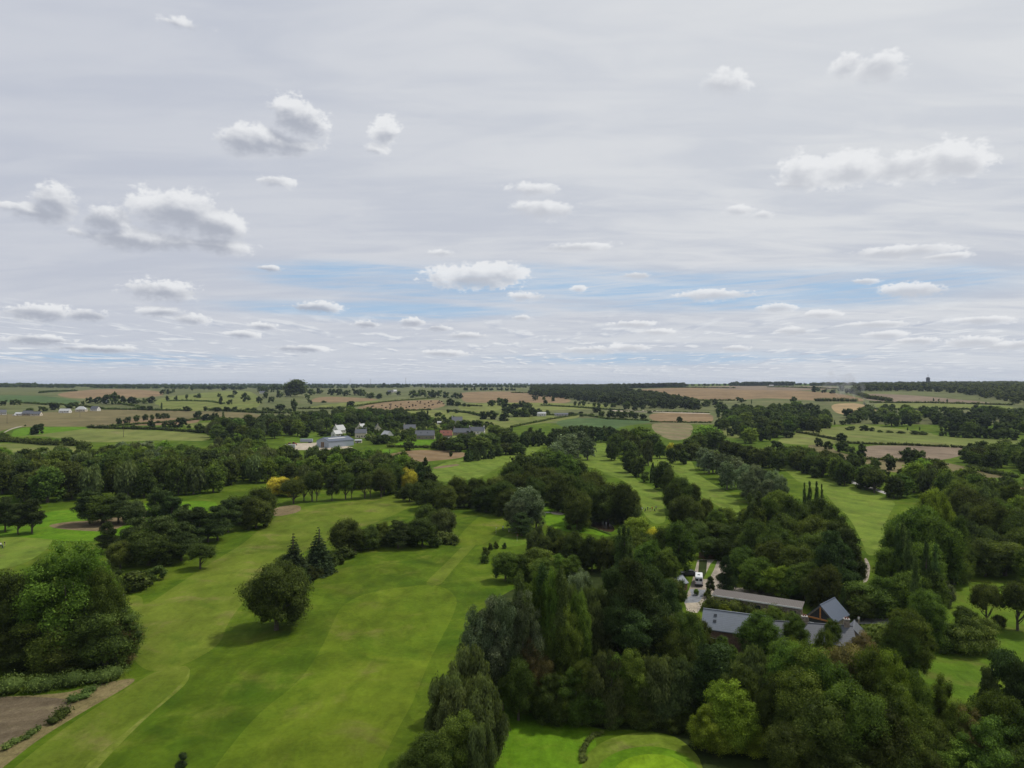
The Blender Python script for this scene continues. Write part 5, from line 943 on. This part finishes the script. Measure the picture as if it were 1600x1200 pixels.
for (px, py, L, W_, hw, rs, rot, wl, rf, lab, grp) in HV:
    near = 655 < py; big = L > 7
    house('barn' if 'barn' in lab or 'range' in lab else ('shed' if 'shed' in lab else 'village_house'), lab, hp(px, py), rot, L, W_, hw, rs, wl, rf, 'barn' if 'barn' in lab or 'range' in lab else ('shed' if 'shed' in lab else 'house'), grp,
          chim=((-L / 2 + .6,) if L < 15 else (-L / 2 + .6, L / 2 - .6)) if near and big and 'barn' not in lab else (),
          win=[('f', -L * .28, 1, 1.1, 1.3), ('f', L * .1, 1, 1.1, 1.3), ('f', L * .34, 1, 1.1, 1.3), ('r', 0, 1, 1.1, 1.2), ('l', 0, 1, 1.1, 1.2)] + ([('r', 0, hw - .2, .9, 1.0), ('l', 0, hw - .2, .9, 1.0)] if rs > 3 else []),
          door=[('f', -L * .1, 1.0, 2.0)], sky=[(-L * .2, .5, .8, 1.0), (L * .15, .5, .8, 1.0)] if 'stone barn' in lab else (), hip='hipped' in lab)
hx = [(hp(q[0], q[1]), max(q[2], q[3]) * .62 + 1.5) for q in HV if q[1] > 655]
emit([t for t in fill([(500, 682), (520, 668), (560, 664), (640, 662), (700, 655), (775, 668), (775, 688), (720, 690), (640, 690), (600, 694), (545, 686)], 10.5, 'omuul', (3.2, 7.5), 21, (.8, 1.1)) if all(math.hypot(t[1] - c[0], t[2] - c[1]) > r + t[3] * .4 and not (abs(t[1] / t[2] - c[0] / c[1]) < .009 and 0 < c[1] - t[2] < 26) for c, r in hx)], 'among the hamlet houses', 'garden greenery of the hamlet')
plant_all()
# square tower with mast on the right skyline
tx, ty = 650 / FX * 2450, 2450.0; tw = empty('tower', (tx, ty, z0(tx, ty)), 0); tag(tw, 'dark square tower with thin mast rising above the right skyline', 'tower')
MB().box(-4.5, 4.5, -4.5, 4.5, -1, 27).box(-5.2, 5.2, -5.2, 5.2, 27, 28.2).box(-3.5, 3.5, -3.5, 3.5, 28.2, 31).build('tower_body', paint('dark tower wall', (0.09, 0.095, 0.11), .9), tw)
MB().tube([(0, 0, 31), (0, 0, 42)], .45).build('mast', DARKM, tw)
for z in (8, 16, 23): MB().box(-1, 1, -4.56, -4.48, z, z + 2).build('window', GLASS, tw)
# pylons and poles
def pole(px, py, H, label, group=None, arms=True):
    p = G(px, py); o = empty('utility_pole', p, .3); tag(o, label, 'utility pole', group); MB().tube([(0, 0, -.5), (0, 0, H)], [.2, .12], 8).build('pole_shaft', paint('weathered pole', (0.10, 0.085, 0.07), .9), o)
    if arms:
        MB().box(-.9, .9, -.06, .06, H - .8, H - .65).build('cross_arm', paint('weathered pole', (0.10, 0.085, 0.07), .9), o)
        for x in (-.8, 0, .8): MB().tube([(x, 0, H - .65), (x, 0, H - .42)], .05).build('insulator', FRAME, o)
pole(193, 683, 11, 'wooden utility pole in the bright left pasture', 'utility poles'); pole(125, 652, 10, 'wooden utility pole on the hay field below the left village', 'utility poles'); pole(609, 727, 10, 'wooden utility pole beside the ploughed patch', 'utility poles')
pole(11, 662, 9, 'wooden utility pole on the hay field near the left edge', 'utility poles')
for px, H, lab in ((547, 40, 'thin far mast on the skyline, leftmost of three'), (579, 36, 'thin far mast on the skyline, middle of three'), (634, 44, 'thin far mast on the skyline, rightmost of three')):
    d = 3300.0; x = (px - 800) / FX * d; o = empty('radio_mast', (x, d, z0(x, d))); tag(o, lab, 'mast', 'far masts')
    MB().tube([(0, 0, 0), (0, 0, H)], [.9, .5], 6).build('mast_shaft', CONC, o); MB().box(-1.5, 1.5, -.4, .4, H - 4, H - 1).build('antenna', FRAME, o)
# round bales on the stubble
mb = MB(); mb.tube([(-.75, 0, .8), (.75, 0, .8)], .85, 14); me = mb.mesh('hay_bale'); me.materials.append(paint('dark baled straw', (0.075, 0.055, 0.035), .95, .3, 4.0)); rng = random.Random(5)
bl = sorted([(math.hypot(x, y), x, y) for (_, x, y, w, h) in fill([(575, 636), (640, 628), (696, 626), (698, 632), (665, 638), (600, 640)], 31, 'o', (1, 1), 77)]); per = math.ceil(len(bl) / 3)
for k, rn in enumerate(('nearest row', 'middle row', 'farthest row')):
    for i, (d, x, y) in enumerate(sorted(bl[k * per:(k + 1) * per], key=lambda q: q[1] / q[2])):
        o = link(bpy.data.objects.new('hay_bale', me)); o.location = (x, y, z0(x, y)); o.rotation_euler = (0, 0, rng.uniform(0, 3.1)); o.scale = (1.5, 1.5, 1.3); tag(o, 'dark round bale on the reddish stubble, %s, %s' % (rn, ORD[i]), 'bale', 'round bales on the stubble')
# ---------------------------------------------------------------- van, machines, people, small things
def van(px, py, rot):
    p = G(px, py); v = empty('van', p, ang(rot)); tag(v, 'white high-roofed van parked on the drive, rear towards the camera', 'van')
    body = paint('white van paint', (0.66, 0.67, 0.68), .35, .04, 2.0, spec=.5); tyre = paint('tyre rubber', (0.015, 0.015, 0.016), .9)
    # local -Y is the rear
    pr = [(-2.9, .45), (-2.95, 1.2), (-2.85, 2.35), (-2.6, 2.55), (1.2, 2.55), (1.7, 2.4), (2.3, 1.55), (2.95, 1.3), (3.05, .75), (3.0, .45)]
    vs = [(s * (.98 if z < 1.9 else .86), y, z) for s in (-1, 1) for (y, z) in pr]; n = len(pr)
    fs = [tuple(range(n)), tuple(range(2 * n - 1, n - 1, -1))] + [(i, i + n, (i + 1) % n + n, (i + 1) % n) for i in range(n)]
    o = MB().add(vs, fs).build('body', body, v); bv = o.modifiers.new('b', 'BEVEL'); bv.width = .07; bv.segments = 2
    for s in (-1, 1):
        MB().box(s * .46 - .38, s * .46 + .38, -2.99, -2.90, 1.45, 2.05).build('rear_window', GLASS, v)
        MB().box(s * .80 - .06, s * .80 + .06, -3.01, -2.92, .85, 1.25).build('tail_light', paint('red lamp', (0.35, 0.02, 0.02), .3), v)
        MB().box(s * .99 - .012, s * .99 + .012, .9, 1.9, 1.45, 2.0).build('side_window', GLASS, v)
        for y in (-1.9, 1.95):
            w = MB().tube([(s * .78, y, .36), (s * 1.0, y, .36)], .36, 18).build('wheel', tyre, v); MB().tube([(s * .99, y, .36), (s * 1.015, y, .36)], .2, 14).build('rim', FRAME, w)
    MB().box(-.95, .95, -3.08, -2.93, .42, .68).build('bumper', DARKM, v); MB().box(-.3, .3, -1.6, -1.0, 2.55, 2.63).build('roof_vent', DARKM, v)
    MB().box(-.78, .78, 1.75, 2.2, 1.66, 1.70, tf=Matrix.Translation((0, .05, .05))).build('windscreen', GLASS, v)
    MB().box(-.26, .26, -3.0, -2.94, .95, 1.07).build('number_plate', FRAME, v)
van(1092, 912, -15)
def tractor(px, py, rot, label, col):
    p = G(px, py); v = empty('tractor', p, ang(rot)); tag(v, label, 'tractor', 'machines in the sandy yard'); cm = paint('red machine paint', col, .5); tyre = paint('tyre rubber', (0.015, 0.015, 0.016), .9)
    MB().box(-.5, .5, -.4, 2.2, 1.0, 1.7).build('bonnet', cm, v); c = MB().box(-.8, .8, -1.6, -.3, 1.0, 1.7).box(-.75, .75, -1.5, -.4, 2.7, 2.85).build('cab', cm, v); MB().box(-.7, .7, -1.45, -.45, 1.7, 2.7).build('cab_glass', GLASS, v)
    for s in (-1, 1):
        MB().tube([(s * .7, -1.1, .85), (s * 1.15, -1.1, .85)], .85, 18).build('wheel', tyre, v); MB().tube([(s * .6, 1.6, .5), (s * .9, 1.6, .5)], .5, 14).build('wheel', tyre, v)
    MB().tube([(.3, 1.2, 1.7), (.3, 1.2, 2.5)], .05).build('exhaust', DARKM, v)
tractor(451, 697, 60, 'red tractor at the left of the sandy yard', (0.30, 0.05, 0.03)); tractor(460, 696, -20, 'red tractor nearer the hangar in the sandy yard', (0.30, 0.05, 0.03))
def trailer(px, py, rot, L, label, mat, grp=None):
    p = G(px, py); v = empty('trailer', p, ang(rot)); tag(v, label, 'trailer', grp); o = MB().box(-L / 2, L / 2, -1.2, 1.2, .9, 3.3).build('box_body', mat, v); bv = o.modifiers.new('b', 'BEVEL'); bv.width = .12; bv.segments = 2
    MB().box(-L / 2 - .9, L / 2, -.25, .25, .7, .88).build('chassis', DARKM, v)
    for s in (-1, 1):
        for x in (L * .22, L * .36): MB().tube([(x, s * .95, .45), (x, s * 1.2, .45)], .45, 14).build('wheel', paint('tyre rubber', (0.015, 0.015, 0.016), .9), v)
trailer(479, 692, 0, 10, 'pale grey box trailer behind the sandy yard', CLAD); trailer(453, 701, 5, 8, 'white flat-sided trailer at the front of the sandy yard', PALER); trailer(576, 688, -10, 4, 'white trailer beside the cream house', PALER)
def car(px, py, rot, label, col):
    p = G(px, py); v = empty('parked_car', p, ang(rot)); tag(v, label, 'car', 'parked cars'); pr = [(-2.1, .35), (-2.1, .85), (-1.6, .95), (-1.1, 1.42), (.5, 1.42), (1.15, .95), (2.05, .8), (2.1, .35)]
    n = len(pr); vs = [(s * (.85 if z < 1.2 else .68), y, z) for s in (-1, 1) for (y, z) in pr]; MB().add(vs, [tuple(range(n)), tuple(range(2 * n - 1, n - 1, -1))] + [(i, i + n, (i + 1) % n + n, (i + 1) % n) for i in range(n)]).build('body', paint('car paint ' + label[:5], col, .3, .05), v)
    for s in (-1, 1):
        MB().box(s * .78 - .02, s * .78 + .02, -1.0, .5, .98, 1.34).build('side_window', GLASS, v)
        for y in (-1.35, 1.3): MB().tube([(s * .68, y, .32), (s * .88, y, .32)], .32, 14).build('wheel', paint('tyre rubber', (0.015, 0.015, 0.016), .9), v)
car(699, 686, 70, 'white car parked in front of the red-roofed barn', (.7, .7, .7)); car(22, 649.5, 80, 'white car at the edge of the left village', (.7, .7, .7)); car(577, 686, 20, 'pale car beside the cream hamlet house', (.55, .55, .55)); car(1076, 899, 85, 'dark car under the trees left of the drive', (.05, .05, .06))
def person_mesh(seed, shirt, trous, pose):
    me = bpy.data.meshes.new('person_skeleton'); v = []; e = []; r = []
    def add(p, rad, par=None): v.append(p); r.append(rad); (e.append((par, len(v) - 1)) if par is not None else None); return len(v) - 1
    hip = add((0, 0, .95), .15); wa = add((0, 0, 1.12), .13, hip); ch = add((0, .02, 1.32), .16, wa); sh = add((0, .02, 1.44), .12, ch); nk = add((0, .03, 1.53), .055, sh); hd = add((0, .05, 1.62), .085, nk); add((0, .05, 1.72), .08, hd)
    for s in (-1, 1):
        st = .12 if pose == 'walk' else .03
        a = add((s * .1, 0, .88), .1, hip); k = add((s * .12, s * st + .03, .5), .065, a); f = add((s * .13, s * st * 1.6, .09), .045, k); add((s * .14, s * st * 1.6 + .16, .04), .04, f)
        a = add((s * .2, 0, 1.41), .055, sh); fw = .22 if pose == 'swing' or s > 0 else .02
        el = add((s * .27, fw * .3, 1.14), .042, a); ha = add((s * (.1 if pose == 'swing' else .27), .12 + fw, .92), .032, el); add((s * (.08 if pose == 'swing' else .26), .15 + fw, .84), .028, ha)
    me.from_pydata(v, e, []); o = bpy.data.objects.new('tmp', me); COL.objects.link(o); sk = o.modifiers.new('s', 'SKIN'); ss = o.modifiers.new('ss', 'SUBSURF'); ss.levels = ss.render_levels = 1
    for i, q in enumerate(r): me.skin_vertices[0].data[i].radius = (q, q)
    me.skin_vertices[0].data[0].use_root = True
    dg = bpy.context.evaluated_depsgraph_get(); m2 = bpy.data.meshes.new_from_object(o.evaluated_get(dg)); bpy.data.objects.remove(o)
    m2.materials.clear()
    for m in (paint('skin', (0.42, 0.26, 0.19), .6), shirt, trous, paint('dark hair', (0.03, 0.02, 0.015), .8), DARKM): m2.materials.append(m)
    for p in m2.polygons:
        c = p.center; p.use_smooth = True
        p.material_index = 4 if c.z < .1 else 2 if c.z < 1.0 and abs(c.x) < .2 + (1.0 - c.z) * .02 and not (c.y > .2 and c.z > .7) else 3 if c.z > 1.68 or (c.z > 1.58 and c.y < .02) else 0 if c.z > 1.5 or c.z < .98 else 1
    return m2
SH = {'white': paint('white cloth', (.7, .7, .68), .9), 'red': paint('red cloth', (.35, .05, .05), .9), 'navy': paint('navy cloth', (.03, .04, .09), .9), 'grey': paint('grey cloth', (.25, .25, .26), .9), 'beige': paint('beige cloth', (.42, .36, .26), .9), 'black': paint('black cloth', (.02, .02, .02), .9)}
PM = {}
def person(px, py, rot, shirt, trous, pose, label, group=None):
    k = (shirt, trous, pose)
    if k not in PM: PM[k] = person_mesh(0, SH[shirt], SH[trous], pose)
    o = link(bpy.data.objects.new('person', PM[k])); o.location = G(px, py); o.rotation_euler = (0, 0, ang(rot)); tag(o, label, 'person', group); return o
def golf_bag(px, py, rot, label):
    o = empty('golf_trolley', G(px, py), ang(rot)); tag(o, label, 'golf trolley', 'golf trolleys'); MB().tube([(0, 0, .25), (0, -.25, 1.1)], [.13, .16], 10).build('bag', SH['navy'], o)
    for s in (-1, 1): MB().tube([(s * .3, 0, .16), (s * .34, 0, .16)], .16, 12).build('wheel', DARKM, o)
    MB().tube([(0, -.25, 1.0), (0, -.7, 1.0)], .02).tube([(-.3, 0, .16), (.3, 0, .16)], .02).build('handle', DARKM, o)
    c = MB(); [c.tube([(x, -.26, 1.05), (x * 1.3, -.34, 1.32)], .012, 5).ball((x * 1.3, -.34, 1.34), .035, 6, 4) for x in (-.07, 0, .07)]; c.build('club', DARKM, o)
person(1003, 799, 20, 'white', 'navy', 'walk', 'golfer in white walking, leftmost at the centre fairway end', 'golfers'); person(1012, 798, 200, 'navy', 'black', 'stand', 'golfer in dark clothes, second at the centre fairway end', 'golfers')
person(1016, 799.5, 90, 'black', 'beige', 'swing', 'golfer bent to the ball in the fairway group', 'golfers'); person(1019, 798, 160, 'red', 'black', 'stand', 'golfer in red standing in the fairway group', 'golfers'); person(1025, 797, -30, 'grey', 'black', 'walk', 'golfer in grey walking off the fairway group', 'golfers')
golf_bag(1008, 799, 30, 'golf trolley between the two left fairway golfers'); golf_bag(1023, 799, -60, 'golf trolley beside the golfer in grey')
person(932, 707, 0, 'navy', 'black', 'walk', 'lone golfer far up the centre fairway'); person(786, 829, 40, 'white', 'navy', 'stand', 'golfer in white on the tee strip'); person(795, 832, -80, 'navy', 'beige', 'swing', 'golfer in navy at the tee strip edge')
person(1, 856, 60, 'white', 'black', 'stand', 'golfer in white at the left picture edge'); person(7, 854, -40, 'black', 'beige', 'stand', 'golfer in black beside the left edge golfer'); golf_bag(4, 857, 10, 'golf trolley between the left edge golfers')
person(1342, 975, 10, 'white', 'beige', 'stand', 'person in white on the pale drive right of the cottage')
def flag(px, py, label, col):
    o = empty('golf_flag', G(px, py)); tag(o, label, 'golf flag', 'golf flags'); MB().tube([(0, 0, 0), (0, 0, 2.2)], .02, 6).build('pin', FRAME, o); MB().add([(0, 0, 2.18), (.42, .05, 2.05), (0, 0, 1.85), (0, .01, 2.18), (.42, .06, 2.05), (0, .01, 1.85)], [(0, 1, 2), (5, 4, 3)]).build('flag_cloth', col, o)
flag(808, 846, 'golf flag on the small pale green below the pond', SH['red']); flag(1046, 807, 'golf flag beyond the golfers', SH['white']) if False else None
flag(775, 834, 'golf flag beside the tee strip', SH['white'])
# cloud-pruned conifer with two foliage balls
o = empty('topiary_tree', G(283, 1208)); tag(o, 'small topiary with two dark foliage balls on the open grass', 'topiary'); MB().tube([(0, 0, -.2), (.05, 0, .8), (.1, 0, 2.2)], [.09, .07, .04]).build('trunk', bark, o)
for (cx, cz, rr, nn) in ((-.05, 1.0, .8, 1500), (.25, 2.2, .62, 1100)):
    rng_ = np.random.default_rng(nn); L = [(cx + rng_.uniform(-.3, .3) * rr, rng_.uniform(-.3, .3) * rr, cz + rng_.uniform(-.3, .3) * rr, rr * .72, rr * .72, rr * .66, rng_.random()) for _ in range(9)]
    V, F, t = leaves(L, nn, .11, rng_); V2, F2, t2 = cores(L, .9, rng_); link(bpy.data.objects.new('foliage_ball', npmesh('foliage_ball', np.vstack([V, V2]), [F, F2 + len(V)], np.concatenate([t, t2]), [LM['n']])), o)
# fairway marker stone and bare patch stones
for (px, py, lab) in ((186, 930, 'pale flat stone at the fairway edge by the left shrubs'), (855, 801, 'pale stone rim at the pond bunker')):
    mb = MB(); mb.ball((0, 0, .05), (1.3, .7, .22), 12, 6); o = mb.build('stone', CONC, None, True); o.location = G(px, py); tag(o, lab, 'stone')
# ---------------------------------------------------------------- smoke and haze
def smoke():
    a = G(1368, 648); b_ = G(1345, 640); mb = MB(); mb.tube([(0, 0, 0), (-6, 4, 14), (-18, 8, 28), (-34, 14, 40), (-56, 20, 48)], [4, 9, 14, 18, 14], 14)
    m, b = newmat('smoke'); v = b.n('ShaderNodeVolumePrincipled'); v.inputs['Color'].default_value = (.75, .75, .78, 1)
    P = b.n('ShaderNodeTexCoord').outputs['Object']; n = b.noise(P, .09, 4, .6, 1.0); b.put(v.inputs['Density'], b.m('MULTIPLY', b.step(n, .46, .75), .035)); b.nt.links.new(v.outputs[0], b.n('ShaderNodeOutputMaterial').inputs[1])
    o = mb.build('smoke', m); o.location = a; tag(o, 'thin pale smoke drifting up from the striped tan field', 'smoke', kind='stuff')
smoke()
m, b = newmat('haze'); v = b.n('ShaderNodeVolumePrincipled'); v.inputs['Color'].default_value = (.62, .74, .95, 1); v.inputs['Density'].default_value = 4.5e-5; v.inputs['Anisotropy'].default_value = .2
b.nt.links.new(v.outputs[0], b.n('ShaderNodeOutputMaterial').inputs[1])
o = MB().box(-15500, 15500, -15500, 15500, -3, 92).build('haze', m); tag(o, kind='stuff')
